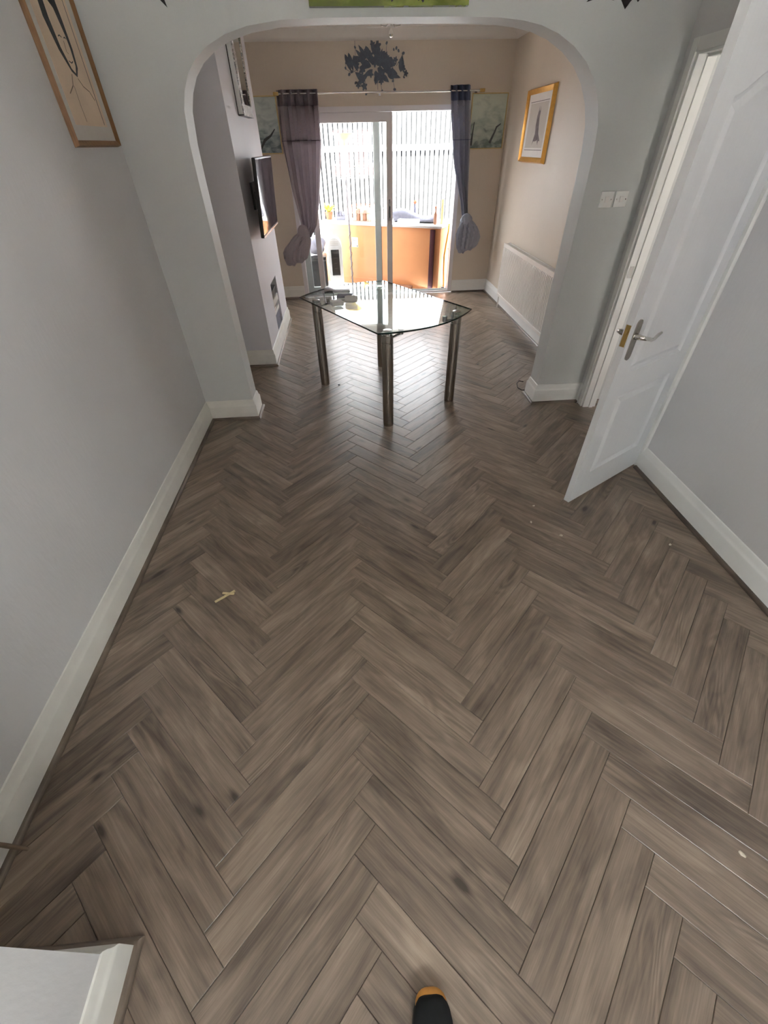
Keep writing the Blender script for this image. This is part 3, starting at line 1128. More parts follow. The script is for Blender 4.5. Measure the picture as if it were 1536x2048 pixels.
for z in (-MZ, MZ - .004):
    MB().box(.0, .05, -MY - .002, MY + .002, z - .002, z + .006).build('edge_strip', MT['black'], mr)
MB().box(-.0, .006, -MY - .005, -MY, -MZ, MZ).build('edge_strip', MT['black'], mr)

# things in the fireplace recess
bx = MB().rbox(-1.05, -.865, 5.02, 5.38, .47, .55, .006)
rt_ = tag(bx.build('black_box', MT['black'], None, 40), 'black electronic box on top of the pile in the fireplace recess', 'box')
y0 = 5.03
for i, (th, mt_, lab, cat) in enumerate(((.16, 'greycloth', 'grey storage box at the bottom of the fireplace recess', 'box'), (.045, 'paper', 'white ring binder lying under the grey one in the recess', 'binder'), (.05, 'silver', 'pale grey ring binder in the middle of the recess pile', 'binder'), (.0645, 'mat_board', 'beige box file just under the black box', 'box'))):
    z0 = .1505 + [0, .16, .205, .255][i]
    o = MB().rbox(-1.08 + i * .012, -.868 + i * .004, 5.0 + i * .006, 5.39 - i * .008, z0, z0 + th - .0005, .004).build('storage_box' if cat == 'box' else 'ring_binder', MT[mt_], None, 40)
    tag(o, lab, cat)

# ------------------------------------------------------------------ pictures
def frame_x(name, x, sgn, y0, y1, z0, z1, label, cat, wfr, dep, mfr, mat_w, m_mat, m_art):
    """picture on a wall of constant x; sgn: direction the picture faces"""
    e = empty(name, (x, (y0 + y1) / 2, (z0 + z1) / 2), label, cat)
    a, b_ = (y1 - y0) / 2, (z1 - z0) / 2
    o_ = [(-a, -b_), (a, -b_), (a, b_), (-a, b_)]
    i_ = poly_inset(o_, wfr)
    vv = [(0, *p) for p in o_] + [(sgn * dep, *p) for p in poly_inset(o_, wfr * .25)] + [(sgn * dep * .75, *p) for p in poly_inset(o_, wfr * .7)] + [(sgn * dep * .55, *p) for p in i_] + [(0, *p) for p in i_]
    MB().add(vv, [(r * 4 + i, r * 4 + (i + 1) % 4, ((r + 1) % 5) * 4 + (i + 1) % 4, ((r + 1) % 5) * 4 + i) for r in range(5) for i in range(4)]).build('frame', mfr, e)
    MB().box(min(0, sgn * dep * .4), max(0, sgn * dep * .4), -a + wfr, a - wfr, -b_ + wfr, b_ - wfr).build('mount', m_mat, e)
    d0, d1 = sorted((sgn * dep * .4, sgn * (dep * .4 + .001)))
    MB().box(d0, d1, -a + wfr + mat_w, a - wfr - mat_w, -b_ + wfr + mat_w * 1.1, b_ - wfr - mat_w).build('sheet', m_art, e)
    return e, sgn * (dep * .4 + .001)


def stroke(e, d, pts, wid, m, name='drawn_line', axis='x'):
    """raised drawn line on a sheet"""
    L_ = [Vector(p) for p in pts]
    ws = wid if isinstance(wid, list) else [wid] * len(L_)
    a, b_ = [], []
    for i, p in enumerate(L_):
        t = (L_[min(i + 1, len(L_) - 1)] - L_[max(i - 1, 0)]).normalized()
        nn = Vector((-t.y, t.x))
        a.append(p + nn * ws[i] / 2)
        b_.append(p - nn * ws[i] / 2)
    poly = [tuple(p) for p in a] + [tuple(p) for p in reversed(b_)]
    s = math.copysign(.0006, d)
    return MB().prism(poly, d, d + s, axis).build(name, m, e)


def shape(e, d, pts, m, name, axis='x', t=.0008):
    return MB().prism(pts, d, d + math.copysign(t, d if d else -1), axis).build(name, m, e)


pe, d = frame_x('framed_sketch', XL, 1, 2.725, 3.232, 1.752, 2.452, 'brown framed charcoal sketch of a face on peach paper on the left wall', 'picture', .026, .024, MT['wood_frame'], .05, MT['mat_board'], MT['sketch_paper'])
# long dark hair round a face, neck and shoulders (y, z in the sheet)
stroke(pe, d, [(-.02, .26), (-.075, .18), (-.085, .08), (-.06, -.01), (-.015, -.075), (.02, -.09), (.05, -.06), (.062, 0), (.055, .09), (.035, .17), (-.02, .26)], [.01, .045, .05, .03, .014, .012, .016, .022, .03, .05, .02], MT['ink'], 'drawn_hair')
shape(pe, d, [(-.02, .27), (-.07, .2), (-.07, .12), (-.03, .15), (.02, .12), (.05, .03), (.07, .06), (.06, .18), (.03, .25)], MT['ink'], 'drawn_fringe')
stroke(pe, d, [(-.03, .03), (-.015, .035), (0, .03)], .004, MT['ink'])
stroke(pe, d, [(.02, .03), (.032, .034), (.042, .03)], .004, MT['ink'])
stroke(pe, d, [(.008, .02), (.0, -.015), (.014, -.02)], .003, MT['pencil'])
stroke(pe, d, [(-.01, -.045), (.012, -.05), (.03, -.043)], .004, MT['ink'])
stroke(pe, d, [(-.03, -.09), (-.06, -.13), (-.12, -.16)], .004, MT['pencil'])
stroke(pe, d, [(.02, -.1), (.05, -.125), (.10, -.14), (.13, -.17)], .004, MT['pencil'])
stroke(pe, d, [(-.05, -.13), (-.055, -.2), (-.05, -.255)], .003, MT['pencil'])
stroke(pe, d, [(.145, .26), (.146, 0), (.146, -.262)], .004, MT['ink'])

pe, d = frame_x('gilt_picture', XRB, -1, 5.475, 6.235, 1.55, 2.15, 'wide gilt framed picture of a grey figure on the right wall', 'picture', .05, .04, MT['gold'], .07, MT['paper'], MT['mat_board'])
fig = [(-.05, -.15), (-.02, -.09), (.0, -.06), (-.015, .0), (-.01, .08), (.015, .12), (.02, .155), (.03, .12), (.05, .115), (.055, .15), (.065, .11), (.06, .06), (.075, .0), (.10, -.06), (.15, -.1), (.17, -.12), (.13, -.115), (.12, -.15), (.09, -.11), (.04, -.12), (-.02, -.12)]
shape(pe, d, [(-x, z) for x, z in fig], MT['washgrey'], 'painted_figure')
stroke(pe, d, [(-.27, -.19), (.27, -.19)], .004, MT['ink'])
stroke(pe, d, [(-.27, .19), (.27, .19)], .004, MT['ink'])


def frame_y(name, y, x0, x1, z0, z1, label, m_art):
    e = empty(name, ((x0 + x1) / 2, y, (z0 + z1) / 2), label, 'picture', group='misty prints either side of the patio door')
    a, b_ = (x1 - x0) / 2, (z1 - z0) / 2
    o_ = [(-a, -b_), (a, -b_), (a, b_), (-a, b_)]
    i_ = poly_inset(o_, .012)
    vv = [(p[0], 0, p[1]) for p in o_] + [(p[0], -.018, p[1]) for p in poly_inset(o_, .003)] + [(p[0], -.018, p[1]) for p in poly_inset(o_, .009)] + [(p[0], -.010, p[1]) for p in i_] + [(p[0], 0, p[1]) for p in i_]
    MB().add(vv, [(r * 4 + i, r * 4 + (i + 1) % 4, ((r + 1) % 5) * 4 + (i + 1) % 4, ((r + 1) % 5) * 4 + i) for r in range(5) for i in range(4)]).build('frame', MT['thin_gold'], e)
    MB().box(-a + .012, a - .012, -.009, 0, -b_ + .012, b_ - .012).build('print', m_art, e)
    return e


e = frame_y('framed_print', YK, 1.615, 2.062, 1.665, 2.180, 'thin gold framed misty landscape right of the patio door', MT['land_a'])
stroke(e, -.0092, [(.05, -.2), (.1, -.1), (.12, -.05), (.17, -.02)], [.03, .02, .02, .01], MT['ink'], 'painted_reeds', 'y')
stroke(e, -.0092, [(-.19, -.22), (-.18, -.1), (-.17, .0)], [.03, .015, .01], MT['ink'], 'painted_tree', 'y')
e = frame_y('framed_print', YK, -1.19, -.742, 1.665, 2.190, 'thin gold framed misty landscape half behind the left curtain', MT['land_b'])
stroke(e, -.0092, [(-.05, -.22), (.02, -.13), (.1, -.09), (.16, -.03)], [.02, .03, .02, .01], MT['ink'], 'painted_reeds', 'y')

cv = empty('green_canvas', (.286, YA, 2.55), 'green meadow canvas with dark flowers hung over the arch', 'picture')
MB().box(-.405, .405, -.035, 0, -.29, .29).build('canvas', MT['grasscanvas'], cv)
for i in range(9):
    x, z = [(.02, -.262), (.055, -.25), (.16, -.266), (.20, -.255), (.23, -.262), (-.2, -.1), (-.05, .0), (.1, .05), (.28, -.05)][i]
    a = random.random() * 6
    MB().prism([(x + (.012 + .008 * math.sin(3 * t + a)) * math.cos(t), z + (.012 + .008 * math.sin(3 * t + a)) * math.sin(t)) for t in [2 * PI * k / 12 for k in range(12)]], -.0352, -.0365, 'y').build('painted_flower', MT['birdblack'], cv)

# flat black bird silhouettes either side of the canvas
def bird(x, z, flip, label):
    e = empty('bird_silhouette', (x, YA, z), label, 'wall art', group='black bird silhouettes over the arch')
    s = -1 if flip else 1
    pts = [(-.16, -.02), (-.09, -.005), (-.055, -.005), (-.02, -.015), (.02, -.01), (.055, -.045), (.075, -.02), (.10, .0), (.135, .05), (.10, .065), (.05, .07), (.02, .12), (-.06, .2), (-.05, .1), (-.09, .05)]
    pts = [(s * a, b_) for a, b_ in pts]
    MB().prism(pts, -.004, -.001, 'y').build('body', MT['birdblack'], e)
    wg = [(.10, -.01), (.115, -.022), (.125, -.012), (.122, .02), (.105, .02)]
    MB().prism([(s * a, b_) for a, b_ in wg], -.0052, -.0042, 'y').build('wing_tip', MT['birdblack'], e)
    return e


bird(1.478, 2.292, False, 'black bird silhouette right of the green canvas')
e = empty('bird_silhouette', (-.93, YA, 2.35), 'black bird silhouette left of the green canvas', 'wall art', group='black bird silhouettes over the arch')
MB().prism([(-.14, .06), (-.02, .0), (.05, -.045), (.075, -.055), (.108, -.085), (.10, -.055), (.07, -.028), (.03, .01), (.0, .06), (-.04, .13)], -.004, -.001, 'y').build('body', MT['birdblack'], e)
MB().prism([(-.10, .07), (-.2, .16), (-.16, .05)], -.0052, -.0042, 'y').build('wing_tip', MT['birdblack'], e)

# ------------------------------------------------------------------ dark flower spray on the wall over the patio door
fd = empty('flower_decal', (.44, YK, 2.41), 'dark slate blue spray of leaves and blossom over the patio door', 'wall art')
rs = random.Random(4)


def leafpoly(L_, W_, n=9):
    a = [(L_ * i / n, W_ / 2 * math.sin(PI * (i / n) ** .8)) for i in range(n + 1)]
    return a + [(x, -y) for x, y in reversed(a[1:-1])]


leaf_ms = [MB().prism(leafpoly(L_, W_), -.0022, -.0008, 'y').mesh('leaf', MT['decal']) for L_, W_ in ((.13, .06), (.10, .048), (.085, .055), (.15, .044))]
blo = []
for k in range(40):
    t = 2 * PI * k / 40
    rr = .032 * (1 + .28 * math.cos(5 * t))
    blo.append((rr * math.cos(t), rr * math.sin(t)))
bl_me = MB().prism(blo, -.0036, -.0024, 'y').mesh('blossom', MT['decal'])
bud_me = MB().prism([(.011 * math.cos(2 * PI * k / 12), .015 * math.sin(2 * PI * k / 12)) for k in range(12)], -.003, -.001, 'y').mesh('bud', MT['decal'])


def put(nm, me, x, z, a, s=1., dy=0.):
    o = bpy.data.objects.new(nm, me)
    C.objects.link(o)
    o.parent = fd
    o.location = (x, dy, z)
    o.rotation_euler = (0, a, 0)
    o.scale = (s, 1, s)


for i in range(40):
    a = rs.uniform(0, 2 * PI)
    r_ = rs.uniform(.02, .75) ** .7
    put('leaf', leaf_ms[i % 4], math.cos(a) * r_ * .23, math.sin(a) * r_ * .11, -(math.atan2(math.sin(a) * .7, math.cos(a)) + rs.uniform(-.5, .5)), rs.uniform(.75, 1.1), -.0016 * (i % 3))
for x, z, a in ((-.34, .10, 2.0), (-.30, .11, 1.9), (-.24, .09, 1.85), (-.16, .12, 1.9), (.30, -.05, -1.7), (-.1, .16, 1.9), (.12, .12, .9), (-.12, -.12, -.6)):
    put('leaf', leaf_ms[0 if x > -.25 else 3], x, z, -a + PI, 1.05, -.005)
for i in range(24):
    x, z = [(-.02, .17), (.035, .155), (.05, .11), (-.17, -.12), (-.13, -.16), (-.2, -.15), (.16, 0), (.2, .03), (.24, .05), (.3, .03), (.33, -.02), (.2, -.05), (.02, -.1), (.07, -.12), (-.05, -.06), (.0, .03), (.06, .02), (.1, -.04), (-.1, .02), (-.15, -.03), (-.21, .01), (-.05, .09), (.13, .06), (.36, -.06)][i]
    put('blossom', bl_me, x, z, rs.uniform(0, 6), rs.uniform(.7, 1.1), -.004 - .0013 * (i % 3))
for x, z in ((-.22, .215), (-.22, .15), (.14, .18), (.22, .13), (.25, .14), (.275, .12), (.33, .10), (-.33, .03), (-.34, -.01), (-.3, -.06), (-.27, -.04), (-.11, -.22), (.08, -.2), (.21, -.12), (.23, -.19), (.34, -.09), (-.23, -.13)):
    put('bud', bud_me, x, z, rs.uniform(0, 3), rs.uniform(.8, 1.2))
for p in ([(-.22, .25), (-.22, .05)], [(.14, .18), (.13, .05)], [(-.11, -.22), (-.12, -.1)], [(.08, -.2), (.05, -.08)], [(.03, -.19), (.02, -.05)], [(.23, -.19), (.21, -.1)], [(.33, .1), (.25, 0)], [(-.34, .03), (-.33, -.02), (-.27, -.05), (-.2, -.02)]):
    stroke(fd, -.001, p, .004, MT['decal'], 'stem', 'y')

# ------------------------------------------------------------------ curtain rod and curtains
rod = empty('curtain_rod', (.49, 6.88, 2.193), 'thin brushed metal curtain rod over the patio door', 'curtain rod')
MB().tube([(-1.21, 0, 0), (1.20, 0, 0)], .009, 12).build('pole', MT['chrome'], rod, 60)
for s in (-1, 1):
    MB().rbox(s * 1.215 - .03, s * 1.215 + .03, -.016, .016, -.016, .016, .005).build('finial', MT['brass'], rod, 40)
for x in (-1.14, 0.0, 1.165):
    MB().box(x - .008, x + .008, .0, .113, -.006, .006).box(x - .012, x + .012, .108, .115, -.024, .016).build('bracket', MT['silver'], rod)


def lerp_tab(tab, z):
    for (z0, v0), (z1, v1) in zip(tab, tab[1:]):
        if z <= z0 and z >= z1:
            t = (z0 - z) / (z0 - z1)
            t = t * t * (3 - 2 * t) if False else t
            return v0 + (v1 - v0) * t
    return tab[-1][1] if z < tab[-1][0] else tab[0][1]


def curtain(name, label, left, right, npl, amp, y0, m_body, m_head, zh, zs, seed, knot, flip):
    e = empty(name, ((left[0][1] + right[0][1]) / 2, y0, 0), label, 'curtain', group='tied back curtains at the patio door')
    ex = e.location.x
    rr = random.Random(seed)
    ph = [rr.uniform(-.25, .25) for _ in range(npl * 2 + 2)]
    nx = npl * 16

    def sheet(z0, z1, nz):
        rings = []
        for iz in range(nz + 1):
            z = z0 + (z1 - z0) * iz / nz
            xl, xr = lerp_tab(left, z), lerp_tab(right, z)
            a = amp * min(1, .45 + (xr - xl) / (right[0][1] - left[0][1]) * .55)
            fr_, bk_ = [], []
            for ix in range(nx + 1):
                u = ix / nx
                ang = 2 * PI * npl * u + .5 * math.sin(3 * u + seed) + .35 * math.sin(z * 2.2 + 5 * u)
                x = xl + (xr - xl) * u + .12 * (xr - xl) / npl * math.sin(2 * ang)
                y = a * math.sin(ang)
                fr_.append((x - ex, y, z))
                bk_.append((x - ex, y + .0035, z))
            rings.append(fr_ + bk_[::-1])
        return MB().loft(rings)
    zt, zb = left[0][0], left[-1][0]
    sheet(zt, zh, 3).build('header_band', m_head, e, 60)
    sheet(zh, zs, 8).build('sequin_band', m_body, e, 60)
    sheet(zs, zb, 30).build('drop', m_body, e, 60)
    sq = MB()
    for i in range(70):
        z = zh - (zh - zs) * rr.random() ** .8
        xl, xr = lerp_tab(left, z), lerp_tab(right, z)
        u = .06 + .88 * rr.random()
        ang = 2 * PI * npl * u + .5 * math.sin(3 * u + seed) + .35 * math.sin(z * 2.2 + 5 * u)
        x = xl + (xr - xl) * u + .12 * (xr - xl) / npl * math.sin(2 * ang) - ex
        a = amp * min(1, .45 + (xr - xl) / (right[0][1] - left[0][1]) * .55)
        y = a * math.sin(ang) - .002
        r_ = rr.uniform(.003, .0055)
        tw = rr.uniform(-.5, .5)
        sq.add([(x + r_ * math.cos(k * PI / 3), y - .002 + tw * r_ * math.sin(k * PI / 3), z + r_ * math.sin(k * PI / 3)) for k in range(6)] + [(x, y - .0045, z)],
               [(k, (k + 1) % 6, 6) for k in range(6)] + [(5, 4, 3, 2, 1, 0)])
    tag(sq.build('sequins', MT['sequin'], e), kind='stuff')
    stitch = MB()
    z = zs
    pts = []
    for ix in range(nx + 1):
        u = ix / nx
        xl, xr = lerp_tab(left, z), lerp_tab(right, z)
        a = amp * min(1, .45 + (xr - xl) / (right[0][1] - left[0][1]) * .55)
        ang = 2 * PI * npl * u + .5 * math.sin(3 * u + seed) + .35 * math.sin(z * 2.2 + 5 * u)
        pts.append((xl + (xr - xl) * u + .12 * (xr - xl) / npl * math.sin(2 * ang) - ex, a * math.sin(ang) - .002, z))
    stitch.tube(pts, .0035, 5).build('seam', m_head, e)
    for k in range(npl):
        u = (k + .75) / npl
        x = left[0][1] + (right[0][1] - left[0][1]) * u - ex
        ring = [(x + .004, .0 + .022 * math.cos(t), 2.193 + .022 * math.sin(t)) for t in [2 * PI * i / 16 for i in range(17)]]
        MB().tube(ring, .004, 6, cap=False).build('eyelet', MT['silver'], e, 60)
    # knotted bundle: a tight twist with a bag of folds hanging from it
    (kx, kz, krx, krz), (tx, tz, tw_, th) = knot
    rings = []
    for i in range(15):
        th_ = PI * i / 14
        ring = []
        for k in range(40):
            a = 2 * PI * k / 40
            f_ = 1 + .10 * math.sin(4 * a + 2.5 * th_ + seed) + .05 * math.sin(9 * a - 4 * th_)
            s_ = max(math.sin(th_), .05)
            ring.append((kx - ex + krx * s_ * math.cos(a) * f_, .05 * s_ * math.sin(a) * f_ - .035, kz + krz * math.cos(th_)))
        rings.append(ring)
    MB().loft(rings).build('knot', m_body, e, 60)
    prof = [(0, .30), (.06, .42), (.15, .60), (.28, .82), (.45, .97), (.62, 1.0), (.78, .97), (.9, .90), (.97, .80), (1.0, .62)]
    rings = []
    for t, wd in prof:
        ring = []
        for k in range(64):
            a = 2 * PI * k / 64
            fold = .30 * abs(math.sin(5.5 * a + seed + 1.6 * math.sin(3.1 * t + a))) + .09 * math.sin(13 * a + 7 * t)
            f_ = wd * (.78 + fold)
            cx = kx + (tx - kx) * min(1, t * 1.5)
            ring.append((cx - ex + tw_ * .5 * math.cos(a) * f_, .05 * math.sin(a) * f_ * (1 + .6 * fold) - .04,
                         kz + krz * .3 - th * t + t * (.035 * math.cos(a + .6) + .022 * math.sin(5 * a))))
        rings.append(ring)
    MB().loft(rings).build('tail', m_body, e, 45)
    return e


curtain('eyelet_curtain', 'taupe grey eyelet curtain knotted left of the patio door', [(2.225, -.72), (1.78, -.735), (1.31, -.69), (.985, -.635), (.79, -.60)], [(2.225, -.23), (1.78, -.24), (1.2, -.335), (.925, -.405), (.79, -.50)],
        5, .046, 6.88, MT['curtain'], MT['curtain_dark'], 2.09, 1.785, 1.3, ((-.60, .83, .085, .11), (-.735, .60, .33, .36)), False)
curtain('eyelet_curtain', 'blue grey eyelet curtain knotted right of the patio door', [(2.24, 1.325), (1.94, 1.36), (1.52, 1.43), (1.15, 1.55), (.93, 1.60)], [(2.24, 1.555), (1.9, 1.60), (1.52, 1.625), (1.15, 1.655), (.93, 1.68)],
        3, .040, 6.88, MT['curtain_blue'], MT['curtain_blue_dark'], 2.11, 1.76, 4.2, ((1.65, .93, .075, .08), (1.70, .66, .30, .37)), True)

# ------------------------------------------------------------------ ceiling light in the back room
cl = empty('ceiling_light', (.468, 5.2, ZC), 'small chrome ceiling light with a crystal drop seen under the arch', 'ceiling light')
MB().lathe([(.06, -.025), (.065, -.02), (.065, -.002), (.06, 0)], n=24).build('rose', MT['chrome'], cl, 40)
MB().tube([(0, 0, -.02), (0, 0, -.235)], .006, 8).build('stem', MT['chrome'], cl, 60)
for k in range(3):
    a = k * 2 * PI / 3 + .5
    MB().tube([(0, 0, -.2), (.04 * math.cos(a), .04 * math.sin(a), -.235), (.09 * math.cos(a), .09 * math.sin(a), -.225), (.11 * math.cos(a), .11 * math.sin(a), -.19)], .004, 8).build('arm', MT['chrome'], cl, 60)
MB().lathe([(.001, -.30), (.012, -.294), (.018, -.28), (.014, -.262), (.004, -.25), (.001, -.235)], n=8).build('crystal', MT['crystal'], cl)

# ------------------------------------------------------------------ floor lamp in the sunny room
fl = empty('floor_lamp', (.035, 7.62, -.012), 'tall white floor lamp with cream bowl beyond the patio glass', 'floor lamp')
MB().lathe([(.0, 0), (.12, 0), (.12, .015), (.10, .025), (.03, .04), (.0, .042)], n=28).build('base', MT['lampwhite'], fl, 40)
MB().tube([(0, 0, .03), (0, 0, 1.02)], .013, 12).tube([(0, 0, 1.0), (0, 0, 1.78)], .0105, 12).build('pole', MT['lampwhite'], fl, 60)
MB().lathe([(.012, 1.74), (.03, 1.765), (.06, 1.785), (.105, 1.815), (.135, 1.862), (.139, 1.868), (.133, 1.866), (.10, 1.825), (.05, 1.795), (.0, 1.79)], n=32).build('uplighter_bowl', MT['bowl'], fl, 40)
MB().tube([(0, 0, 1.36), (.015, 0, 1.44), (.06, -.01, 1.50), (.13, -.02, 1.525), (.18, -.02, 1.52)], .006, 8).build('reading_arm', MT['lampwhite'], fl, 60)
MB().lathe([(.012, .03), (.02, .0), (.05, -.045), (.047, -.045), (.015, 0), (.0, .02)], n=20).xf(Matrix.Translation((.2, -.02, 1.51)) @ Matrix.Rotation(-.5, 4, 'Y')).build('reading_shade', MT['bowl'], fl, 40)
cab = []
for i in range(60):
    t = i / 59
    z = .05 + .75 * t
    r_ = .016 + (.004 if t < .7 else 0)
    cab.append((r_ * math.cos(t * 34), r_ * math.sin(t * 34), z))
MB().tube(cab, .003, 5).build('cable', MT['cable'], fl, 60)

# ------------------------------------------------------------------ sunny room: counter, heater and clutter
cA, cB = Vector((-.42, 8.085)), Vector((1.36, 7.142))
cdv = (cB - cA).normalized()
cn = Vector((-cdv.y, cdv.x))
clen = (cB - cA).length
CA = math.atan2(cdv.y, cdv.x)
ct = empty('counter', (cA.x, cA.y, -.012), 'orange laminate counter with a white top in the sunny room', 'counter', rz=CA)
MB().box(0, clen, 0, .025, 0, .815).build('front_panel', MT['orange'], ct)
MB().box(0, clen, .025, .42, .02, .06).box(0, .02, .025, .42, .06, .815).box(clen - .02, clen, .025, .42, .06, .815).build('carcass', MT['orange'], ct)
MB().rbox(-.02, clen + .02, -.03, .45, .815, .847, .006).build('worktop', MT['paper'], ct, 40)
MB().box(0, 1.07, -.012, 0, .745, .812).build('rail', MT['orange'], ct)
MB().box(0, 1.0, -.012, 0, .0, .09).build('kick_board', MT['orange'], ct)
MB().box(1.058, 1.07, -.006, 0, .09, .745).build('joint_strip', MT['brownbox'], ct)


def on_counter(u, v, z=.836):
    p = cA + cdv * u + cn * v
    return (p.x, p.y, z)


nt_ = empty('paper_notice', on_counter(.60, -.0006, .575), 'small white printed notice stuck on the orange counter', 'notice', rz=CA)
MB().box(-.055, .055, -.001, 0, -.065, .065).build('sheet', MT['paper'], nt_)
for x, z, wd, hh in ((-.02, .03, .012, .02), (.0, .02, .01, .012), (.015, .03, .008, .02), (.04, -.05, .02, .018), (-.05, 0, .003, .06)):
    MB().box(x - wd / 2, x + wd / 2, -.0016, -.001, z - hh / 2, z + hh / 2).build('print_mark', MT['ink'], nt_)
o = MB().rbox(0, .075, -.018, 0, 0, .80, .003).build('maroon_board', MT['maroon'], None, 40)
o.location = (cA.x + cdv.x * (clen - .155) - cn.x * .008, cA.y + cdv.y * (clen - .155) - cn.y * .008, -.012)
o.rotation_euler = (0, 0, CA)
tag(o, 'dark maroon board standing against the right end of the counter', 'board')
o = MB().rbox(-.32, .32, -.1, .1, 0, .05, .006).build('low_step', MT['brownbox'], None, 40)
o.location = (.66, 7.375, -.012)
o.rotation_euler = (0, 0, CA)
tag(o, 'low brown step in front of the orange counter', 'step')
o = MB().tube([(1.475, 7.22, .0), (1.455, 7.21, .25), (1.45, 7.22, .45), (1.47, 7.22, .62), (1.49, 7.22, .76), (1.495, 7.23, .85)], .012, 8).build('hose', MT['hose'], None, 60)
tag(o, 'orange hose hanging beside the right patio jamb', 'hose')
o = MB().tube([(1.43, 7.17, 0.0), (1.46, 7.175, .0), (1.475, 7.19, .012), (1.45, 7.185, .02), (1.43, 7.18, .016)], .012, 8).build('cable_coil', MT['black'], None, 60)
tag(o, 'black cable coil on the floor beside the hose', 'cable')

ht = empty('tower_heater', (-.205, 7.36, -.012), 'white tower heater with a dark control panel beyond the patio glass', 'heater')
ol = [(-.105, .03), (.105, .03), (.105, .60)] + [(.105 * math.cos(a), .60 + .13 * math.sin(a)) for a in [PI * i / 14 for i in range(1, 14)]] + [(-.105, .60)]
MB().prism(ol, -.09, .09, 'y').build('casing', MT['gloss'], ht, 35)
MB().rbox(-.06, .06, -.094, -.089, .24, .58, .0024).build('control_panel', MT['screen'], ht, 40)
MB().rbox(-.055, .055, -.097, -.089, .06, .13, .003).build('tray', MT['paper'], ht, 40)
MB().rbox(-.13, .13, -.11, .11, 0, .03, .006).build('base', MT['gloss'], ht, 40)
for z in (.635, .655, .675):
    MB().box(-.06, .06, -.0925, -.09, z, z + .008).build('vent_slot', MT['mat_board'], ht)
for z in (.33, .40, .47, .53):
    MB().box(-.02, .02, -.0952, -.094, z, z + .006).build('indicator', MT['silver'], ht)

st_ = empty('black_stool', (-.50, 7.52, -.012), 'black box stool between the two white patio stiles', 'stool')
MB().rbox(-.14, .14, -.14, .14, .03, .42, .012).build('body', MT['blackcloth'], st_, 40)
MB().rbox(-.15, .15, -.15, .15, .42, .48, .015).build('lid', MT['black'], st_, 40)
rings = []
for i in range(12):
    t = PI * i / 11
    rings.append([(.15 * max(math.sin(t), .06) * math.cos(a) * (1 + .16 * math.sin(4 * a + i)), .13 * max(math.sin(t), .06) * math.sin(a) * (1 + .12 * math.sin(3 * a + i)), .13 - .1235 * math.cos(t)) for a in [2 * PI * k / 24 for k in range(24)]])
o = MB().loft(rings).build('cloth_heap', MT['greycloth'], None, 60)
o.location = (-.50, 7.52, .470)
tag(o, 'grey cloth bundle lying on the black stool', 'cloth')

# on the worktop, left to right
pt = empty('potted_plant', on_counter(.06, .2), 'yellow green leafy plant in a pot on the counter end', 'plant')
MB().lathe([(.045, 0), (.06, .09), (.066, .09), (.066, .1), (.05, .1)], n=20).build('pot', MT['terracotta'], pt, 40)
for i in range(22):
    a, b_ = i * 2.4, rs.uniform(.3, 1.3)
    L_ = rs.uniform(.10, .17)
    m_ = MB().prism(leafpoly(L_, .05, 6), -.001, .001, 'z')
    m_.xf(Matrix.Translation((0, 0, .09)) @ Matrix.Rotation(a, 4, 'Z') @ Matrix.Rotation(-b_, 4, 'Y'))
    m_.build('leaf', MT['leafgreen'], pt)
gs = empty('grey_ornament', on_counter(.27, .2), 'lumpy dark grey ornament on the counter beside the plant', 'ornament')
MB().rbox(-.075, .075, -.05, .05, 0, .05, .015).build('base', MT['greycloth'], gs, 40)
for x, hh in ((-.05, .1), (0.0, .115), (.05, .085)):
    MB().lathe([(.026, .045), (.03, .06), (.018, hh - .01), (.024, hh), (.015, hh + .018), (.004, hh + .024)], x, 0, 14).build('figure', MT['greycloth'], gs, 50)
bsk = empty('wire_basket', on_counter(.67, .22), 'wire basket holding brown bundles on the counter', 'basket')
wr = MB()
for z in (.0, .1, .2):
    wr.tube([(-.16, -.09, z + .004), (.16, -.09, z + .004), (.16, .09, z + .004), (-.16, .09, z + .004), (-.16, -.09, z + .004)], .004, 6)
for i in range(7):
    x = -.16 + .32 * i / 6
    for y in (-.09, .09):
        wr.tube([(x, y, .0), (x, y, .205)], .003, 6)
wr.build('wires', MT['brownbox'], bsk)
for i in range(5):
    x = -.115 + .055 * i
    o = MB().rbox(-.022, .022, -.075, .075, 0, .14 + .02 * (i % 3), .01).build('brown_bundle', MT['brownbox' if i % 2 else 'sketch_paper'], None, 40)
    p = on_counter(.67 + x, .22)
    o.location = (p[0], p[1], p[2] + .004)
    o.rotation_euler = (0, 0, CA)
    tag(o, ['tan bundle at the left end of the wire basket', 'brown bundle second from the left in the wire basket', 'tan bundle in the middle of the wire basket', 'brown bundle second from the right in the wire basket', 'tan bundle at the right end of the wire basket'][i], 'bundle', 'bundles in the wire basket')
bsk.rotation_euler = (0, 0, CA)
cu = MB().rbox(-.08, .08, -.04, .04, 0, .21, .028).build('white_cushion', MT['paper'], None, 60)
cu.location = on_counter(.94, .16)
cu.rotation_euler = (0, 0, CA + .2)
tag(cu, 'white cushion propped beside the wire basket', 'cushion')
rings = []
for i in range(14):
    t = i / 13
    u = -.34 + .68 * t
    hh = .10 + .06 * math.sin(5 * t + 1) + .05 * t
    rings.append([(u, .10 * math.cos(a) * (1 + .15 * math.sin(3 * a + 5 * t)), max(0, hh * .5 + hh * .5 * math.sin(a) * (1 + .12 * math.sin(6 * a + 9 * t)))) for a in [2 * PI * k / 20 for k in range(20)]])
o = MB().loft(rings).build('grey_blanket', MT['greycloth'], None, 60)
o.location = on_counter(1.52, .275)
o.rotation_euler = (0, 0, CA)
tag(o, 'rumpled grey blanket along the right of the counter', 'blanket')
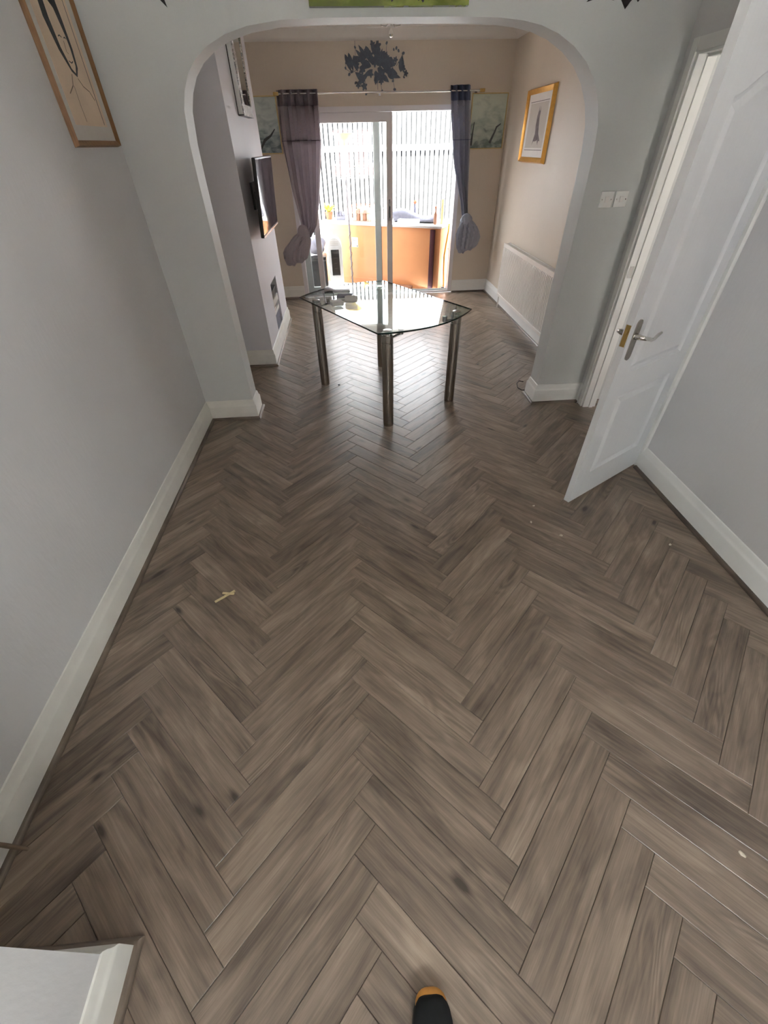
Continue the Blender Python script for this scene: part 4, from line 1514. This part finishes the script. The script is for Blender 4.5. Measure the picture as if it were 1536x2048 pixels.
o = MB().rbox(-.16, .16, -.05, .05, 0, .055, .006).build('white_box', MT['paper'], None, 40)
o.location = on_counter(1.47, .10)
o.rotation_euler = (0, 0, CA + .06)
tag(o, 'flat white box in front of the grey blanket', 'box')
fg = empty('red_ornament', on_counter(1.45, .425), 'little red and white figure standing behind the grey blanket', 'ornament')
MB().lathe([(.025, 0), (.03, .06), (.022, .13), (.012, .2), (.012, .21)], n=14).build('body', MT['greycloth'], fg, 50)
MB().lathe([(.004, .205), (.022, .22), (.024, .235), (.01, .255), (.002, .26)], n=14).build('head', MT['terracotta'], fg, 50)
MB().tube([(-.06, 0, .25), (0, 0, .21), (.05, 0, .27)], .006, 8).build('arms', MT['maroon'], fg)
bt = empty('brown_bottle', on_counter(1.88, .12), 'small brown bottle at the right end of the counter', 'bottle')
MB().lathe([(.02, 0), (.024, .01), (.024, .12), (.01, .15), (.01, .19)], n=16).build('body', MT['brownbox'], bt, 50)
MB().lathe([(.013, .19), (.013, .215), (.01, .217)], n=14).build('cap', MT['terracotta'], bt, 40)
o = MB().rbox(-.02, .02, -.015, .015, 0, .30, .004).build('pale_board', MT['straw'], None, 40)
o.location = on_counter(1.97, .16)
tag(o, 'pale wooden board standing at the right counter end', 'board')

for i, (x0_, x1_) in enumerate(((-2.45, -2.3), (3.3, 3.45))):  # unseen side walls, added to block sky light into the sunny room
    struct('wall_sky_block_%s' % ('left', 'right')[i], MB().box(x0_, x1_, 7.16, 11.2, -.12, 2.0), MT['brick'], 'unseen brick wall added to cut sky light on the %s of the garden' % ('left', 'right')[i], 'wall')

# ------------------------------------------------------------------ polycarbonate roof of the sunny room
m = bpy.data.materials.new('opal_polycarbonate')
m.use_nodes = True
N_, L_k = m.node_tree.nodes, m.node_tree.links
N_.clear()
out_, mx_, tr_, tl_ = N_.new('ShaderNodeOutputMaterial'), N_.new('ShaderNodeMixShader'), N_.new('ShaderNodeBsdfTransparent'), N_.new('ShaderNodeBsdfTranslucent')
tr_.inputs[0].default_value = (.9, .93, .95, 1)
tl_.inputs[0].default_value = (.19, .195, .2, 1)
mx_.inputs[0].default_value = .95
L_k.new(tr_.outputs[0], mx_.inputs[1])
L_k.new(tl_.outputs[0], mx_.inputs[2])
L_k.new(mx_.outputs[0], out_.inputs[0])
MT['opal'] = m
rf = empty('roof_conservatory', (0, 0, 0), 'opal polycarbonate lean-to roof over the sunny room', 'roof', kind='structure')
for i in range(6):
    x = -2.2 + i * .9
    MB().add([(x + .03, 7.17, 2.62), (x + .87, 7.17, 2.62), (x + .87, 9.7, 2.34), (x + .03, 9.7, 2.34)], [(0, 1, 2, 3)]).build('roof_sheet', MT['opal'], rf)
for i in range(7):
    x = -2.2 + i * .9
    MB().add([(x - .03, 7.17, 2.60), (x + .03, 7.17, 2.60), (x + .03, 7.17, 2.65), (x - .03, 7.17, 2.65), (x - .03, 9.7, 2.32), (x + .03, 9.7, 2.32), (x + .03, 9.7, 2.37), (x - .03, 9.7, 2.37)],
             [(0, 1, 2, 3), (7, 6, 5, 4), (0, 4, 5, 1), (1, 5, 6, 2), (2, 6, 7, 3), (3, 7, 4, 0)]).build('glazing_bar', MT['upvc'], rf)
MB().box(-2.23, 3.23, 9.68, 9.74, 2.28, 2.38).build('eaves_beam', MT['upvc'], rf)
for x in (-2.2, 3.2):
    MB().box(x - .03, x + .03, 9.68, 9.74, -.12, 2.28).build('post', MT['upvc'], rf)

# ------------------------------------------------------------------ garden fence
fe = empty('garden_fence', (0, 11.0, -.12), 'pale vertical board fence in bright sun outside', 'fence')
b_me = MB().box(-.031, .031, -.011, .011, .05, 3.1).mesh('fence_board', MT['sage'])
for i in range(72):
    o = bpy.data.objects.new('fence_board', b_me)
    C.objects.link(o)
    o.parent = fe
    o.location = (-2.6 + i * .096, 0, 0)
MB().box(-2.7, 4.4, .062, .08, .0, 3.1).build('rear_panel', MT['gapshade'], fe)  # dark sheet added behind the boards so the gaps look shaded
for z in (.5, 1.75, 2.75):
    MB().box(-2.7, 4.4, .012, .06, z, z + .09).build('fence_rail', MT['sage'], fe)

# ------------------------------------------------------------------ loose bits on the floor
sp = empty('splinter_cross', (-.752, 1.372, 0), 'pale crossed timber splinters lying on the dark floor', 'offcut')
MB().rbox(-.055, .055, -.006, .006, .0, .006, .0015).xf(Matrix.Rotation(.62, 4, 'Z')).build('splinter', MT['straw'], sp)
MB().rbox(-.032, .032, -.006, .006, .006, .011, .0015).xf(Matrix.Translation((.016, .012, 0)) @ Matrix.Rotation(-.18, 4, 'Z')).build('splinter', MT['straw'], sp)
CR = [(1.071, 1.917, .007, 'pale crumb on the floor nearest the door leaf'), (1.003, 1.769, .009, 'dark edged crumb on the floor below the door leaf'), (1.138, 1.640, .010, 'largest white crumb on the floor in front of the door'), (1.723, 1.512, .009, 'pale crumb on the shaded floor by the right skirting'), (1.145, .177, .010, 'yellowish crumb at the lower right of the floor'), (-.175, 3.84, .009, 'dark speck beside the left table leg')]
for i, (x, y, r_, lab) in enumerate(CR):
    bm = bmesh.new()
    bmesh.ops.create_icosphere(bm, subdivisions=2, radius=r_)
    q = random.Random(i)
    for v in bm.verts:
        v.co = Vector((v.co.x * 1.1, v.co.y * .7, max(v.co.z * .55, -r_ * .3))) * q.uniform(.8, 1.15)
    lo = min(v.co.z for v in bm.verts)
    for v in bm.verts:
        v.co.z -= lo
    me = bpy.data.meshes.new('crumb')
    bm.to_mesh(me)
    bm.free()
    me.materials.append(MT['ink' if i == 5 else 'crumb'])
    o = bpy.data.objects.new('crumb', me)
    C.objects.link(o)
    o.location = (x, y, 0)
    o.rotation_euler = (0, 0, i * 1.3)
    tag(o, lab, 'crumb', 'crumbs scattered on the floor')
o = MB().tube([(1.60, 3.70, .004), (1.56, 3.72, .006), (1.525, 3.67, .0045), (1.505, 3.58, .0045), (1.525, 3.525, .0045), (1.575, 3.52, .0045), (1.63, 3.55, .0045)], .0042, 8).build('loose_cable', MT['cable'], None, 60)
tag(o, 'thin dark cable loop on the floor behind the right arch pier', 'cable')
o = MB().tube([(-1.232, .372, .125), (-1.215, .373, .075), (-1.190, .374, .010)], [.006, .007, .005], 8).build('bead_offcut', MT['pencil'], None, 60)
tag(o, 'short brown bead offcut leaning against the left skirting', 'offcut')

# ------------------------------------------------------------------ the photographer's shoe
sh = empty('shoe', (.092, -.03, 0), 'black trainer with a tan toe tip at the bottom edge', 'shoe', rz=-.03)
sh.scale = (1.18, 1.1, 1.1)


def shoe_ring(y, wd, z0, z1, ex=2.6, n=28, dx=0.):
    r = []
    for k in range(n):
        a = 2 * PI * k / n
        c, s = math.cos(a), math.sin(a)
        r.append((dx + wd * math.copysign(abs(c) ** (2 / ex), c), y, (z0 + z1) / 2 + (z1 - z0) / 2 * math.copysign(abs(s) ** (2 / ex), s)))
    return r


S = [(0.0, .012, .004, .022), (-.003, .020, .002, .024), (-.008, .028, .001, .026), (-.016, .035, 0, .028), (-.030, .041, 0, .028), (-.05, .045, 0, .028), (-.10, .048, 0, .026), (-.16, .042, 0, .026), (-.22, .036, 0, .030), (-.27, .034, 0, .032), (-.292, .022, .003, .032)]
MB().loft([shoe_ring(y, wd, a, b_) for y, wd, a, b_ in S]).build('sole', MT['black'], sh, 60)
MB().loft([shoe_ring(y, wd, a, b_) for y, wd, a, b_ in [(.004, .010, .006, .028), (.002, .018, .004, .032), (-.002, .025, .003, .035), (-.008, .031, .004, .037), (-.016, .035, .006, .038), (-.024, .036, .01, .038)]]).build('toe_cap', MT['tan'], sh, 60)
U = [(-.008, .020, .02, .038), (-.012, .027, .02, .045), (-.02, .034, .02, .052), (-.033, .040, .02, .057), (-.05, .043, .02, .062), (-.09, .045, .02, .070), (-.13, .042, .02, .082), (-.17, .038, .02, .098), (-.21, .035, .02, .105), (-.26, .033, .02, .105), (-.284, .022, .024, .10)]
up_ = MB().loft([shoe_ring(y, wd, a, b_, 2.2) for y, wd, a, b_ in U]).build('upper', MT['blackcloth'], sh, 60)
for i in range(4):
    y = -.085 - i * .022
    z = .071 + i * .0085
    MB().tube([(-.022, y, z - .004), (0, y - .004, z + .005), (.022, y, z - .004)], .0028, 6).build('lace', MT['black'], up_, 60)
